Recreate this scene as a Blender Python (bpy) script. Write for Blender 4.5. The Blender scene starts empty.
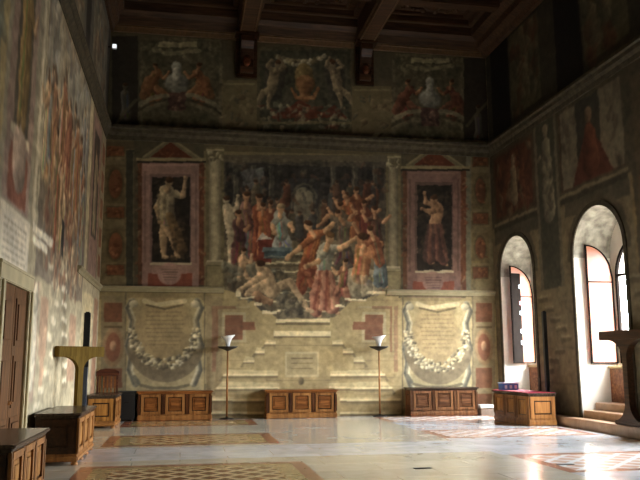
import bpy, bmesh, math, random
import numpy as np
from mathutils import Vector, Matrix
random.seed(7); rng = np.random.default_rng(11)
C = bpy.context.scene.collection
R = math.radians

# ------------------------------------------------------------------ room dimensions (metres)
XL, XR, YB, YF = -2.38, 9.62, 22.09, -5.0
H1, H2, H3, ZC = 3.70, 8.42, 11.60, 12.5
F, PITCH, YAW, ROLL, EYE = 746.6, .1610, .1805, -.0037, 1.6

def cam_axes():
    cy, sy, cp, sp = math.cos(YAW), math.sin(YAW), math.cos(PITCH), math.sin(PITCH)
    cr, sr = math.cos(ROLL), math.sin(ROLL)
    f = Vector((sy*cp, cy*cp, sp)); rt = Vector((cy, -sy, 0)); up = rt.cross(f)
    return cr*rt+sr*up, -sr*rt+cr*up, f
AX, UPV, FW = cam_axes()
def ray(u, v): return FW + AX*((u-320)/F) - UPV*((v-240)/F)
# measured points of the photograph turned into wall coordinates
def bk(u, v): d = ray(u, v); t = YB/d.y; return (t*d.x, EYE+t*d.z)
def lw(u, v): d = ray(u, v); t = XL/d.x; return (t*d.y, EYE+t*d.z)
def rw(u, v): d = ray(u, v); t = XR/d.x; return (t*d.y, EYE+t*d.z)

# ------------------------------------------------------------------ materials
def newmat(name):
    m = bpy.data.materials.new(name); m.use_nodes = True
    return m, m.node_tree.nodes, m.node_tree.links, m.node_tree.nodes['Principled BSDF']
def srgb(c):
    return [((x/255)/12.92 if x/255 <= .04045 else ((x/255+.055)/1.055)**2.4) for x in c[:3]]
def rgba(c): return (*srgb(c), 1)
def mat_plain(name, c, rough=.5, metal=0, noise=.12, scale=8, bump=0, spec=.5, coat=0):
    m, N, L, b = newmat(name)
    tc = N.new('ShaderNodeTexCoord'); n = N.new('ShaderNodeTexNoise'); n.inputs['Scale'].default_value = scale; n.inputs['Detail'].default_value = 5
    L.new(tc.outputs['Object'], n.inputs['Vector'])
    r = N.new('ShaderNodeValToRGB'); a = srgb(c)
    r.color_ramp.elements[0].position = .3; r.color_ramp.elements[1].position = .72
    r.color_ramp.elements[0].color = (*[x*(1-noise) for x in a], 1); r.color_ramp.elements[1].color = (*[min(1, x*(1+noise)) for x in a], 1)
    L.new(n.outputs['Fac'], r.inputs['Fac']); L.new(r.outputs['Color'], b.inputs['Base Color'])
    b.inputs['Roughness'].default_value = rough; b.inputs['Metallic'].default_value = metal
    b.inputs['Specular IOR Level'].default_value = spec; b.inputs['Coat Weight'].default_value = coat
    if bump:
        bp = N.new('ShaderNodeBump'); bp.inputs['Strength'].default_value = bump; bp.inputs['Distance'].default_value = .01
        L.new(n.outputs['Fac'], bp.inputs['Height']); L.new(bp.outputs['Normal'], b.inputs['Normal'])
    return m
def mat_wood(name, c1, c2, rough=.4, axis='X', scale=3.0):
    m, N, L, b = newmat(name)
    tc = N.new('ShaderNodeTexCoord'); mp = N.new('ShaderNodeMapping')
    mp.inputs['Scale'].default_value = {'X': (.5, 6, 6), 'Y': (6, .5, 6), 'Z': (6, 6, .5)}[axis]
    n = N.new('ShaderNodeTexNoise'); n.inputs['Scale'].default_value = scale; n.inputs['Detail'].default_value = 8; n.inputs['Distortion'].default_value = .6
    r = N.new('ShaderNodeValToRGB'); r.color_ramp.elements[0].color = rgba(c1); r.color_ramp.elements[1].color = rgba(c2)
    r.color_ramp.elements[0].position = .35; r.color_ramp.elements[1].position = .68
    L.new(tc.outputs['Object'], mp.inputs['Vector']); L.new(mp.outputs['Vector'], n.inputs['Vector'])
    L.new(n.outputs['Fac'], r.inputs['Fac']); L.new(r.outputs['Color'], b.inputs['Base Color'])
    b.inputs['Roughness'].default_value = rough; b.inputs['Specular IOR Level'].default_value = .25
    bp = N.new('ShaderNodeBump'); bp.inputs['Strength'].default_value = .25; bp.inputs['Distance'].default_value = .004
    L.new(n.outputs['Fac'], bp.inputs['Height']); L.new(bp.outputs['Normal'], b.inputs['Normal'])
    return m
def mat_fresco():
    m, N, L, b = newmat('fresco_paint')
    at = N.new('ShaderNodeAttribute'); at.attribute_name = 'paint'
    tc = N.new('ShaderNodeTexCoord'); n = N.new('ShaderNodeTexNoise'); n.inputs['Scale'].default_value = 7; n.inputs['Detail'].default_value = 9; n.inputs['Roughness'].default_value = .7
    L.new(tc.outputs['Object'], n.inputs['Vector'])
    r = N.new('ShaderNodeValToRGB'); r.color_ramp.elements[0].position = .25; r.color_ramp.elements[1].position = .75
    r.color_ramp.elements[0].color = (.72, .70, .66, 1); r.color_ramp.elements[1].color = (1.18, 1.16, 1.12, 1)
    L.new(n.outputs['Fac'], r.inputs['Fac'])
    mx = N.new('ShaderNodeMix'); mx.data_type = 'RGBA'; mx.blend_type = 'MULTIPLY'; mx.inputs[0].default_value = 1
    L.new(at.outputs['Color'], mx.inputs[6]); L.new(r.outputs['Color'], mx.inputs[7]); L.new(mx.outputs[2], b.inputs['Base Color'])
    b.inputs['Roughness'].default_value = .75; b.inputs['Specular IOR Level'].default_value = .25
    bp = N.new('ShaderNodeBump'); bp.inputs['Strength'].default_value = .15; bp.inputs['Distance'].default_value = .01
    L.new(n.outputs['Fac'], bp.inputs['Height']); L.new(bp.outputs['Normal'], b.inputs['Normal'])
    return m
def mat_stone(name, c1, c2, rough, brick=(1.2, .6), mortar=.006, veins=2.0):
    m, N, L, b = newmat(name)
    tc = N.new('ShaderNodeTexCoord')
    n = N.new('ShaderNodeTexNoise'); n.inputs['Scale'].default_value = veins; n.inputs['Detail'].default_value = 8; n.inputs['Distortion'].default_value = 1.2
    L.new(tc.outputs['Object'], n.inputs['Vector'])
    r = N.new('ShaderNodeValToRGB'); r.color_ramp.elements[0].position = .35; r.color_ramp.elements[1].position = .65
    r.color_ramp.elements[0].color = rgba(c1); r.color_ramp.elements[1].color = rgba(c2); L.new(n.outputs['Fac'], r.inputs['Fac'])
    bt = N.new('ShaderNodeTexBrick'); bt.inputs['Scale'].default_value = 1; bt.inputs['Brick Width'].default_value = brick[0]; bt.inputs['Row Height'].default_value = brick[1]
    bt.inputs['Mortar Size'].default_value = mortar; bt.inputs['Color1'].default_value = (1, 1, 1, 1); bt.inputs['Color2'].default_value = (.86, .85, .83, 1); bt.inputs['Mortar'].default_value = (.55, .52, .47, 1)
    L.new(tc.outputs['Object'], bt.inputs['Vector'])
    mx = N.new('ShaderNodeMix'); mx.data_type = 'RGBA'; mx.blend_type = 'MULTIPLY'; mx.inputs[0].default_value = 1
    L.new(r.outputs['Color'], mx.inputs[6]); L.new(bt.outputs['Color'], mx.inputs[7]); L.new(mx.outputs[2], b.inputs['Base Color'])
    rr = N.new('ShaderNodeMapRange'); rr.inputs[3].default_value = rough*.75; rr.inputs[4].default_value = rough*1.3
    L.new(n.outputs['Fac'], rr.inputs[0]); L.new(rr.outputs[0], b.inputs['Roughness']); b.inputs['Coat Weight'].default_value = .6 if rough < .3 else 0; b.inputs['Coat Roughness'].default_value = .13
    return m
def mat_lattice(name, base, line, tile, rough=.3, s=.42):
    # inlaid floor panel: diagonal lattice of pale strips over terracotta lozenges
    m, N, L, b = newmat(name)
    tc = N.new('ShaderNodeTexCoord'); sp = N.new('ShaderNodeSeparateXYZ'); L.new(tc.outputs['Object'], sp.inputs[0])
    def M(op, a, c=None):
        k = N.new('ShaderNodeMath'); k.operation = op
        for i, v in enumerate((a, c)):
            if v is None: continue
            if isinstance(v, (int, float)): k.inputs[i].default_value = v
            else: L.new(v, k.inputs[i])
        return k.outputs[0]
    p = M('ADD', sp.outputs[0], sp.outputs[1]); q = M('SUBTRACT', sp.outputs[0], sp.outputs[1])
    def band(x): return M('LESS_THAN', M('ABSOLUTE', M('SUBTRACT', M('FRACT', M('DIVIDE', x, s)), .5)), .14)
    g = M('MAXIMUM', band(p), band(q))
    ck = M('FRACT', M('MULTIPLY', M('ADD', M('FLOOR', M('ADD', M('DIVIDE', p, s), 0)), M('FLOOR', M('DIVIDE', q, s))), .5))
    mx0 = N.new('ShaderNodeMix'); mx0.data_type = 'RGBA'; mx0.inputs[6].default_value = rgba(base); mx0.inputs[7].default_value = rgba(tile); L.new(ck, mx0.inputs[0])
    mx = N.new('ShaderNodeMix'); mx.data_type = 'RGBA'; mx.inputs[7].default_value = rgba(line); L.new(mx0.outputs[2], mx.inputs[6]); L.new(g, mx.inputs[0])
    n = N.new('ShaderNodeTexNoise'); n.inputs['Scale'].default_value = 5; n.inputs['Detail'].default_value = 6; L.new(tc.outputs['Object'], n.inputs['Vector'])
    r = N.new('ShaderNodeValToRGB'); r.color_ramp.elements[0].color = (.8, .8, .8, 1); r.color_ramp.elements[1].color = (1.15, 1.15, 1.15, 1); L.new(n.outputs['Fac'], r.inputs['Fac'])
    m2 = N.new('ShaderNodeMix'); m2.data_type = 'RGBA'; m2.blend_type = 'MULTIPLY'; m2.inputs[0].default_value = 1
    L.new(mx.outputs[2], m2.inputs[6]); L.new(r.outputs['Color'], m2.inputs[7]); L.new(m2.outputs[2], b.inputs['Base Color'])
    b.inputs['Roughness'].default_value = rough; b.inputs['Coat Weight'].default_value = .35; b.inputs['Coat Roughness'].default_value = .13
    return m
def mat_glass(name, tint=(.95, .97, 1)):
    m, N, L, b = newmat(name); N.remove(b)
    out = N['Material Output']; t = N.new('ShaderNodeBsdfTransparent'); t.inputs[0].default_value = (*tint, 1)
    g = N.new('ShaderNodeBsdfGlossy'); g.inputs['Roughness'].default_value = .05; mx = N.new('ShaderNodeMixShader'); mx.inputs[0].default_value = .06
    L.new(t.outputs[0], mx.inputs[1]); L.new(g.outputs[0], mx.inputs[2]); L.new(mx.outputs[0], out.inputs[0]); return m
def mat_leafpane(name, c):
    # parchment coloured casement pane: part of the light passes through
    m, N, L, b = newmat(name)
    b.inputs['Base Color'].default_value = rgba(c); b.inputs['Roughness'].default_value = .35
    t = N.new('ShaderNodeBsdfTranslucent'); t.inputs[0].default_value = rgba(c); mx = N.new('ShaderNodeMixShader'); mx.inputs[0].default_value = .45
    L.new(b.outputs[0], mx.inputs[1]); L.new(t.outputs[0], mx.inputs[2]); L.new(mx.outputs[0], N['Material Output'].inputs[0]); return m
M = {
 'fresco': mat_fresco(),
 'wood': mat_wood('walnut_wood', (108, 62, 26), (158, 98, 46), .38),
 'wood_v': mat_wood('walnut_wood_upright', (84, 46, 18), (150, 92, 40), .38, 'Z'),
 'wood_gold': mat_wood('golden_oak_wood', (120, 76, 30), (190, 132, 66), .38, 'Z'),
 'wood_gold_h': mat_wood('golden_oak_wood_level', (115, 72, 30), (180, 125, 62), .38),
 'wood_p': mat_wood('dark_walnut_pilaster', (56, 30, 14), (104, 60, 28), .4, 'Z'), 'wood_gold_p': mat_wood('oak_pilaster', (88, 54, 22), (150, 100, 50), .4, 'Z'), 'wood_dark_p': mat_wood('dark_pilaster', (40, 24, 14), (76, 44, 24), .4, 'Z'),
 'wood_frame': mat_wood('brown_panel_frame', (120, 76, 36), (172, 118, 64), .4, 'Z', 1.6),
 'wood_p2': mat_wood('brown_panel_wood', (74, 46, 26), (118, 78, 48), .4), 'wood_p2_p': mat_wood('brown_pilaster', (64, 40, 22), (104, 68, 40), .4, 'Z'), 'wood_m2': mat_wood('brown_frame_wood', (92, 60, 36), (140, 98, 62), .4, 'Z'),
 'wood_dark': mat_wood('dark_stained_wood', (38, 24, 14), (70, 44, 26), .32),
 'wood_top': mat_wood('dark_table_board', (52, 42, 34), (86, 70, 56), .25),
 'wood_olive': mat_wood('olive_brown_wood', (84, 64, 24), (110, 86, 36), .85, 'Z'),
 'wood_red': mat_wood('reddish_wood', (64, 32, 18), (104, 58, 34), .4),
 'door': mat_wood('door_wood', (76, 48, 24), (122, 82, 46), .4, 'Z'),
 'ceil': mat_wood('carved_ceiling_wood', (46, 32, 21), (80, 56, 36), .6, 'X', 2),
 'ceil_gilt': mat_plain('ceiling_gilt_moulding', (88, 64, 36), .5, .1, .3, 9, .4),
 'trim': mat_plain('painted_stone_moulding', (150, 138, 104), .7, 0, .15, 5, .2),
 'trimdk': mat_plain('dark_stone_moulding', (70, 63, 48), .8, 0, .35, 7, .5, .2),
 'frame': mat_plain('door_surround_stone', (176, 160, 118), .6, 0, .15, 4, .1),
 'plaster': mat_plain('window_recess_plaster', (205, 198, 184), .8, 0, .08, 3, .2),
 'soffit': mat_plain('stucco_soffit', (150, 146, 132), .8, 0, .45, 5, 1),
 'wall': mat_plain('plain_wall_plaster', (112, 102, 78), .8, 0, .12, 3, .2),
 'marble': mat_stone('white_marble_floor', (222, 222, 218), (242, 242, 240), .16, (1.6, .7)),
 'trav': mat_stone('beige_travertine_floor', (218, 207, 180), (227, 218, 196), .18, (1.5, .75)),
 'terra': mat_stone('red_stone_floor_border', (146, 92, 66), (170, 114, 84), .28, (1.0, .5)),
 'buff': mat_stone('buff_stone_floor_border', (176, 146, 92), (196, 168, 112), .26, (1.0, .5)),
 'terrap': mat_stone('pale_red_stone_border', (188, 128, 100), (208, 156, 130), .2, (1.0, .5)),
 'latt': mat_lattice('inlaid_floor_lattice', (136, 78, 40), (218, 194, 144), (112, 60, 34), .26, .42),
 'lattr': mat_lattice('pale_inlaid_floor_lattice', (222, 188, 164), (242, 238, 230), (206, 166, 138), .18, .5),
 'step': mat_stone('recess_step_stone', (158, 126, 96), (186, 154, 122), .35, (1.6, 3)),
 'blackm': mat_plain('black_metal', (22, 23, 26), .4, .3, .1, 20),
 'bluegrey': mat_plain('grey_metal_post', (70, 78, 92), .35, .5, .1, 20),
 'brass': mat_plain('aged_bronze_pole', (160, 108, 58), .4, .4, .15, 20),
 'iron': mat_plain('dark_iron_dish', (40, 34, 28), .5, .5, .15, 20),
 'shade': mat_plain('white_frosted_glass', (232, 228, 220), .4, 0, .04, 20),
 'red': mat_plain('red_cloth', (176, 28, 52), .8, 0, .12, 30, .3),
 'blue': mat_plain('blue_painted_card', (70, 124, 196), .6, 0, .12, 14),
 'pale': mat_plain('pale_blue_card', (188, 208, 222), .5, 0, .06, 14),
 'black': mat_plain('black_lacquered_case', (26, 25, 22), .45, 0, .15, 10),
 'white': mat_plain('white_cloth', (222, 220, 216), .8, 0, .05, 14, .3),
 'grey': mat_plain('grey_card', (128, 112, 96), .8, 0, .1, 14),
 'glass': mat_glass('window_glass'), 'leaf': mat_leafpane('peach_casement_pane', (196, 130, 98)),
 'leaddk': mat_plain('dark_window_frame', (22, 17, 13), .95, 0, .15, 14, 0, .05),
 'winwood': mat_wood('window_bench_wood', (96, 56, 28), (150, 98, 58), .45),
 'redg': mat_plain('red_glass_roundel', (170, 40, 44), .3, 0, .1, 14), 'greyg': mat_plain('grey_glass_roundel', (150, 165, 175), .3, 0, .1, 14),
}

M['wood_olive'].node_tree.nodes['Principled BSDF'].inputs['Specular IOR Level'].default_value = .06

# ------------------------------------------------------------------ object helpers
def tag(o, label=None, cat=None, group=None, kind=None):
    if label: o['label'] = label
    if cat: o['category'] = cat
    if group: o['group'] = group
    if kind: o['kind'] = kind
    return o
def empty(name, loc, rz=0, label=None, cat=None, group=None):
    o = bpy.data.objects.new(name, None); C.objects.link(o); o.location = loc; o.rotation_euler = (0, 0, rz)
    return tag(o, label, cat, group)
class MB:
    def __init__(s): s.bm = bmesh.new(); s.mi = 0
    def _mat(s, faces):
        for f in faces: f.material_index = s.mi
    def box(s, x0, x1, y0, y1, z0, z1, bev=0, seg=2):
        r = bmesh.ops.create_cube(s.bm, size=1); vs = r['verts']
        for v in vs: v.co = Vector(((x0+x1)/2+v.co.x*(x1-x0), (y0+y1)/2+v.co.y*(y1-y0), (z0+z1)/2+v.co.z*(z1-z0)))
        fs = {f for v in vs for f in v.link_faces}; s._mat(fs)
        if bev:
            es = list({e for v in vs for e in v.link_edges}); bmesh.ops.bevel(s.bm, geom=es, offset=bev, segments=seg, affect='EDGES', clamp_overlap=True)
        return s
    def prism(s, pts, axis, a, b):
        # pts: outline in the two other axes (x,z for axis y; y,z for axis x; x,y for axis z)
        def P(p, t): return {'y': (p[0], t, p[1]), 'x': (t, p[0], p[1]), 'z': (p[0], p[1], t)}[axis]
        A = [s.bm.verts.new(P(p, a)) for p in pts]; B = [s.bm.verts.new(P(p, b)) for p in pts]; n = len(pts); fs = []
        fs.append(s.bm.faces.new(A)); fs.append(s.bm.faces.new(B[::-1]))
        for i in range(n): fs.append(s.bm.faces.new((A[i], B[i], B[(i+1) % n], A[(i+1) % n])))
        s._mat(fs); return s
    def lathe(s, prof, cx=0, cy=0, n=24, sx=1, sy=1):
        rings = []
        for r, z in prof: rings.append([s.bm.verts.new((cx+max(r, 1e-4)*sx*math.cos(2*math.pi*i/n), cy+max(r, 1e-4)*sy*math.sin(2*math.pi*i/n), z)) for i in range(n)])
        fs = []
        for a, b in zip(rings, rings[1:]):
            for i in range(n): fs.append(s.bm.faces.new((a[i], a[(i+1) % n], b[(i+1) % n], b[i])))
        fs.append(s.bm.faces.new(rings[0][::-1])); fs.append(s.bm.faces.new(rings[-1]))
        for f in fs: f.smooth = True
        s._mat(fs); return s
    def build(s, name, mats, parent=None, bevel=0):
        bmesh.ops.recalc_face_normals(s.bm, faces=s.bm.faces)
        me = bpy.data.meshes.new(name); s.bm.to_mesh(me); s.bm.free()
        for m in (mats if isinstance(mats, (list, tuple)) else [mats]): me.materials.append(m)
        o = bpy.data.objects.new(name, me); C.objects.link(o)
        if parent: o.parent = parent
        if bevel:
            md = o.modifiers.new('bevel', 'BEVEL'); md.width = bevel; md.segments = 2; md.limit_method = 'ANGLE'
        return o
def struct(o): o['kind'] = 'structure'; return o

# ------------------------------------------------------------------ painting on walls (colour of the plaster itself)
def noise2(h, w, cells, seed):
    r = np.random.default_rng(seed); gh, gw = max(2, cells), max(2, int(cells*w/h)+1)
    g = r.random((gh+1, gw+1)); y = np.linspace(0, gh-1e-6, h); x = np.linspace(0, gw-1e-6, w)
    yi = y.astype(int); xi = x.astype(int); fy = (y-yi)[:, None]; fx = (x-xi)[None]; fy = fy*fy*(3-2*fy); fx = fx*fx*(3-2*fx)
    return (g[yi][:, xi]*(1-fy)*(1-fx)+g[yi+1][:, xi]*fy*(1-fx)+g[yi][:, xi+1]*(1-fy)*fx+g[yi+1][:, xi+1]*fy*fx)
class Canvas:
    def __init__(s, a0, a1, z0, z1, ra, rz, T, base):
        s.a0, s.a1, s.z0, s.z1 = a0, a1, z0, z1; s.na = int((a1-a0)*ra)+1; s.nz = int((z1-z0)*rz)+1
        s.a = np.linspace(a0, a1, s.na); s.z = np.linspace(z0, z1, s.nz); s.A, s.Z = np.meshgrid(s.a, s.z)
        s.img = np.zeros((s.nz, s.na, 3)); s.img[:] = np.array(base)/255.; s.T = T; s.reg = np.zeros((s.nz, s.na), int); s.px = 1/34.
    def P(s, p): return s.T(*p)
    def _win(s, lo, hi, pad):
        ia = np.clip(np.searchsorted(s.a, [lo[0]-pad, hi[0]+pad]), 0, s.na); iz = np.clip(np.searchsorted(s.z, [lo[1]-pad, hi[1]+pad]), 0, s.nz)
        return slice(iz[0], iz[1]), slice(ia[0], ia[1])
    def blend(s, w, m, col, al=1):
        if m.size: s.img[w] = s.img[w]*(1-m[..., None]*al)+np.asarray(col)*(m[..., None]*al)/(255. if np.ndim(col) == 1 else 1)
    def polymask(s, pts):
        lo = np.min(pts, 0); hi = np.max(pts, 0); w = s._win(lo, hi, .02); A, Z = s.A[w], s.Z[w]; m = np.zeros(A.shape, bool)
        n = len(pts)
        for i in range(n):
            x0, y0 = pts[i]; x1, y1 = pts[(i+1) % n]
            if y0 == y1: continue
            c = ((y0 > Z) != (y1 > Z)) & (A < (x1-x0)*(Z-y0)/(y1-y0)+x0); m ^= c
        return w, m
    def poly(s, pts, col, al=1, raw=False):
        if not raw: pts = [s.P(p) for p in pts]
        w, m = s.polymask(np.array(pts)); s.blend(w, m.astype(float), col, al)
    def rect(s, u0, v0, u1, v1, col, al=1): s.poly([(u0, v0), (u1, v0), (u1, v1), (u0, v1)], col, al)
    def region(s, pts, rid, raw=False):
        if not raw: pts = [s.P(p) for p in pts]
        w, m = s.polymask(np.array(pts)); s.reg[w][m] = rid
    def rregion(s, u0, v0, u1, v1, rid): s.region([(u0, v0), (u1, v0), (u1, v1), (u0, v1)], rid)
    def cap(s, p, q, r0, r1, col, al=1, shade=.35, soft=.5, raw=False):
        # a tapered brush stroke, lighter along its left and upper side as the painter modelled it
        k = s.px if not raw else 1
        if not raw: p, q = s.P(p), s.P(q)
        r0, r1, soft = r0*k, r1*k, soft*k
        p = np.array(p); q = np.array(q); w = s._win(np.minimum(p, q), np.maximum(p, q), max(r0, r1)+soft); A, Z = s.A[w], s.Z[w]
        if A.size == 0: return
        d = q-p; L2 = max(d@d, 1e-9); t = np.clip(((A-p[0])*d[0]+(Z-p[1])*d[1])/L2, 0, 1)
        ea, ez = A-(p[0]+t*d[0]), Z-(p[1]+t*d[1]); D = np.hypot(ea, ez); r = r0+(r1-r0)*t
        m = np.clip((r-D)/max(soft, 1e-4)+.5, 0, 1)
        f = 1+shade*np.clip((-ea*.8+ez*.6)/np.maximum(r, 1e-4), -1, 1)
        s.blend(w, m, np.clip(f[..., None]*np.array(col)/255., 0, 1), al)
    def path(s, pts, r, col, al=1, shade=0):
        for a, b in zip(pts, pts[1:]): s.cap(a, b, r, r, col, al, shade)
    def ell(s, u, v, ru, rv, col, al=1, shade=.3, soft=.25):
        c = s.P((u, v)); a, b = ru*s.px, rv*s.px; w = s._win((c[0]-a, c[1]-b), (c[0]+a, c[1]+b), .05); A, Z = s.A[w], s.Z[w]
        if A.size == 0: return
        ea, ez = (A-c[0])/a, (Z-c[1])/b; D = np.hypot(ea, ez); m = np.clip((1-D)/soft+.5, 0, 1); f = 1+shade*np.clip(-ea*.7+ez*.6, -1, 1)
        s.blend(w, m, np.clip(f[..., None]*np.array(col)/255., 0, 1), al)
    def wobble(s, polys, amp, cells, seed, raw=False, gain=1):
        dz = (noise2(s.nz, s.na, cells, seed)-.5)*2*amp+(noise2(s.nz, s.na, cells*3, seed+1)-.5)*amp; da = (noise2(s.nz, s.na, cells, seed+2)-.5)*2*amp+(noise2(s.nz, s.na, cells*3, seed+3)-.5)*amp
        I, J = np.mgrid[:s.nz, :s.na]; src = s.img[np.clip((I+dz).round().astype(int), 0, s.nz-1), np.clip((J+da).round().astype(int), 0, s.na-1)]
        for p in polys:
            w, m = s.polymask(np.array(p if raw else [s.P(x) for x in p])); s.img[w][m] = src[w][m]
            g = 1+gain*((noise2(s.nz, s.na, 150, seed+9)[w]-.5)*.45+(noise2(s.nz, s.na, 70, seed+8)[w]-.5)*.35); s.img[w][m] *= g[m][:, None]
    def mottle(s, amt, cells, seed, tint=(1, .95, .85)):
        n = sum(noise2(s.nz, s.na, c, seed+i)*k for i, (c, k) in enumerate(((cells, .4), (cells*4, .3), (cells*14, .35))))
        s.img *= 1+(n[..., None]-.5)*2*amt*np.array(tint)
    def blotch(s, u0, v0, u1, v1, cols, n, r, al=.5, seed=0):
        q = random.Random(seed)
        for _ in range(n):
            u, v = q.uniform(u0, u1), q.uniform(v0, v1); a = q.uniform(0, 3.14); l = q.uniform(.5, 2)*r
            s.cap((u, v), (u+math.cos(a)*l, v+math.sin(a)*l), q.uniform(.4, 1)*r, q.uniform(.2, .6)*r, q.choice(cols), al, .3)
    def person(s, h, sh, hip, feet, sc=1, skin=(196, 150, 112), robe=None, skirt=None, arms=(), knees=None, hair=(70, 44, 26)):
        knees = knees or [((hip[0]+f[0])/2, (hip[1]+f[1])/2) for f in feet]
        for k, f in zip(knees, feet): s.cap(hip, k, 3.6*sc, 2.5*sc, skin); s.cap(k, f, 2.4*sc, 1.3*sc, skin); s.cap(f, (f[0]+2.5*sc, f[1]+.6*sc), 1.3*sc, .9*sc, skin)
        if skirt:
            for k, f in zip(knees, feet): s.cap(hip, k, 4.8*sc, 4.6*sc, skirt); s.cap(k, (k[0]+(f[0]-k[0])*.8, k[1]+(f[1]-k[1])*.8), 4.6*sc, 3.6*sc, skirt)
            for i in range(7):
                t = random.uniform(-.2, 1.2); e = (knees[0][0]*(1-t)+knees[-1][0]*t, knees[0][1]*(1-t)+knees[-1][1]*t); e2 = (feet[0][0]*(1-t)+feet[-1][0]*t, feet[0][1]*(1-t)+feet[-1][1]*t-3*sc)
                c = [x*random.choice((.62, 1.3)) for x in skirt]; s.cap((hip[0]+(t-.5)*4*sc, hip[1]), e, .5*sc, .7*sc, c, .55, 0); s.cap(e, e2, .7*sc, .5*sc, c, .5, 0)
        b = robe or skin
        s.cap(sh, hip, 4.6*sc, 4.2*sc, b)
        if robe:
            for i in range(5):
                o = random.uniform(-3, 3)*sc; s.cap((sh[0]+o, sh[1]), (hip[0]+o*.8, hip[1]+2*sc), .5*sc, .6*sc, [x*random.choice((.65, 1.28)) for x in robe], .5, 0)
        for a in arms:
            s.cap(sh, a[0], 2.6*sc, 1.9*sc, robe or skin); s.cap(a[0], a[1], 1.9*sc, 1.1*sc, skin); s.ell(a[1][0], a[1][1], 1.6*sc, 1.6*sc, skin)
        s.cap(sh, h, 1.6*sc, 1.5*sc, skin); s.ell(h[0], h[1], 2.6*sc, 3.3*sc, skin); s.ell(h[0]+.4*sc, h[1]-1.7*sc, 2.7*sc, 2*sc, hair)
    def blur(s, n=1):
        for _ in range(n):
            p = np.pad(s.img, ((1, 1), (1, 1), (0, 0)), 'edge')
            s.img = (p[:-2, 1:-1]+p[2:, 1:-1]+p[1:-1, :-2]+p[1:-1, 2:]+2*s.img)/6
    def build(s, to3d, names, wallname, hole=None, snap=None, nb=1):
        """one mesh per region, all cut from the same grid; names: id -> (part name, parent)"""
        s.mottle(.16, 9, 5); s.blur(nb)
        g = s.img.mean(2, keepdims=True); sat = s.img.max(2, keepdims=True)-s.img.min(2, keepdims=True)
        k = .22+.26*np.clip((sat-.2)/.3, 0, 1); img = np.clip(s.img*(1-k)+g*np.array([1.12, 1.0, .80])*k, 0, 1)
        lin = np.where(img <= .04045, img/12.92, ((img+.055)/1.055)**2.4)
        idx = np.arange(s.nz*s.na).reshape(s.nz, s.na)
        q = np.stack([idx[:-1, :-1], idx[:-1, 1:], idx[1:, 1:], idx[1:, :-1]], -1).reshape(-1, 4); cr = s.reg[:-1, :-1].reshape(-1)
        A, Z = s.A.copy().ravel(), s.Z.copy().ravel()
        if hole is not None:
            ca = (A[q].mean(1)); cz = Z[q].mean(1); ins = hole(ca, cz); keep = ~ins
            bnd = np.intersect1d(np.unique(q[ins]), np.unique(q[keep])); A[bnd], Z[bnd] = snap(A[bnd], Z[bnd]); q = q[keep]; cr = cr[keep]
        co = to3d(A, Z); out = {}
        for rid in np.unique(cr):
            qq = q[cr == rid]; used, inv = np.unique(qq, return_inverse=True); inv = inv.reshape(qq.shape)
            nm, par = names.get(int(rid), (wallname, None))
            me = bpy.data.meshes.new(nm); me.vertices.add(len(used)); me.vertices.foreach_set('co', co[used].ravel().astype(np.float32))
            me.loops.add(inv.size); me.loops.foreach_set('vertex_index', inv.ravel().astype(np.int32)); me.polygons.add(len(inv))
            me.polygons.foreach_set('loop_start', np.arange(0, inv.size, 4, dtype=np.int32)); me.update(calc_edges=True)
            ca = me.color_attributes.new('paint', 'FLOAT_COLOR', 'POINT'); cc = np.ones((len(used), 4), np.float32); cc[:, :3] = lin.reshape(-1, 3)[used]; ca.data.foreach_set('color', cc.ravel())
            me.materials.append(M['fresco']); o = bpy.data.objects.new(nm, me); C.objects.link(o)
            if par is not None:
                o.parent = par; o.matrix_parent_inverse = Matrix.Translation(-par.location)
            out[int(rid)] = o
        return out

# ================================================================== BACK WALL
def rc4_(u0, v0, u1, v1): return [(u0, v0), (u1, v0), (u1, v1), (u0, v1)]
cv = Canvas(XL, XR, 0, ZC, 46, 46, bk, (174, 154, 106))
BASE = (174, 154, 106); LT = (206, 192, 146); DK = (96, 86, 62)
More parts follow.
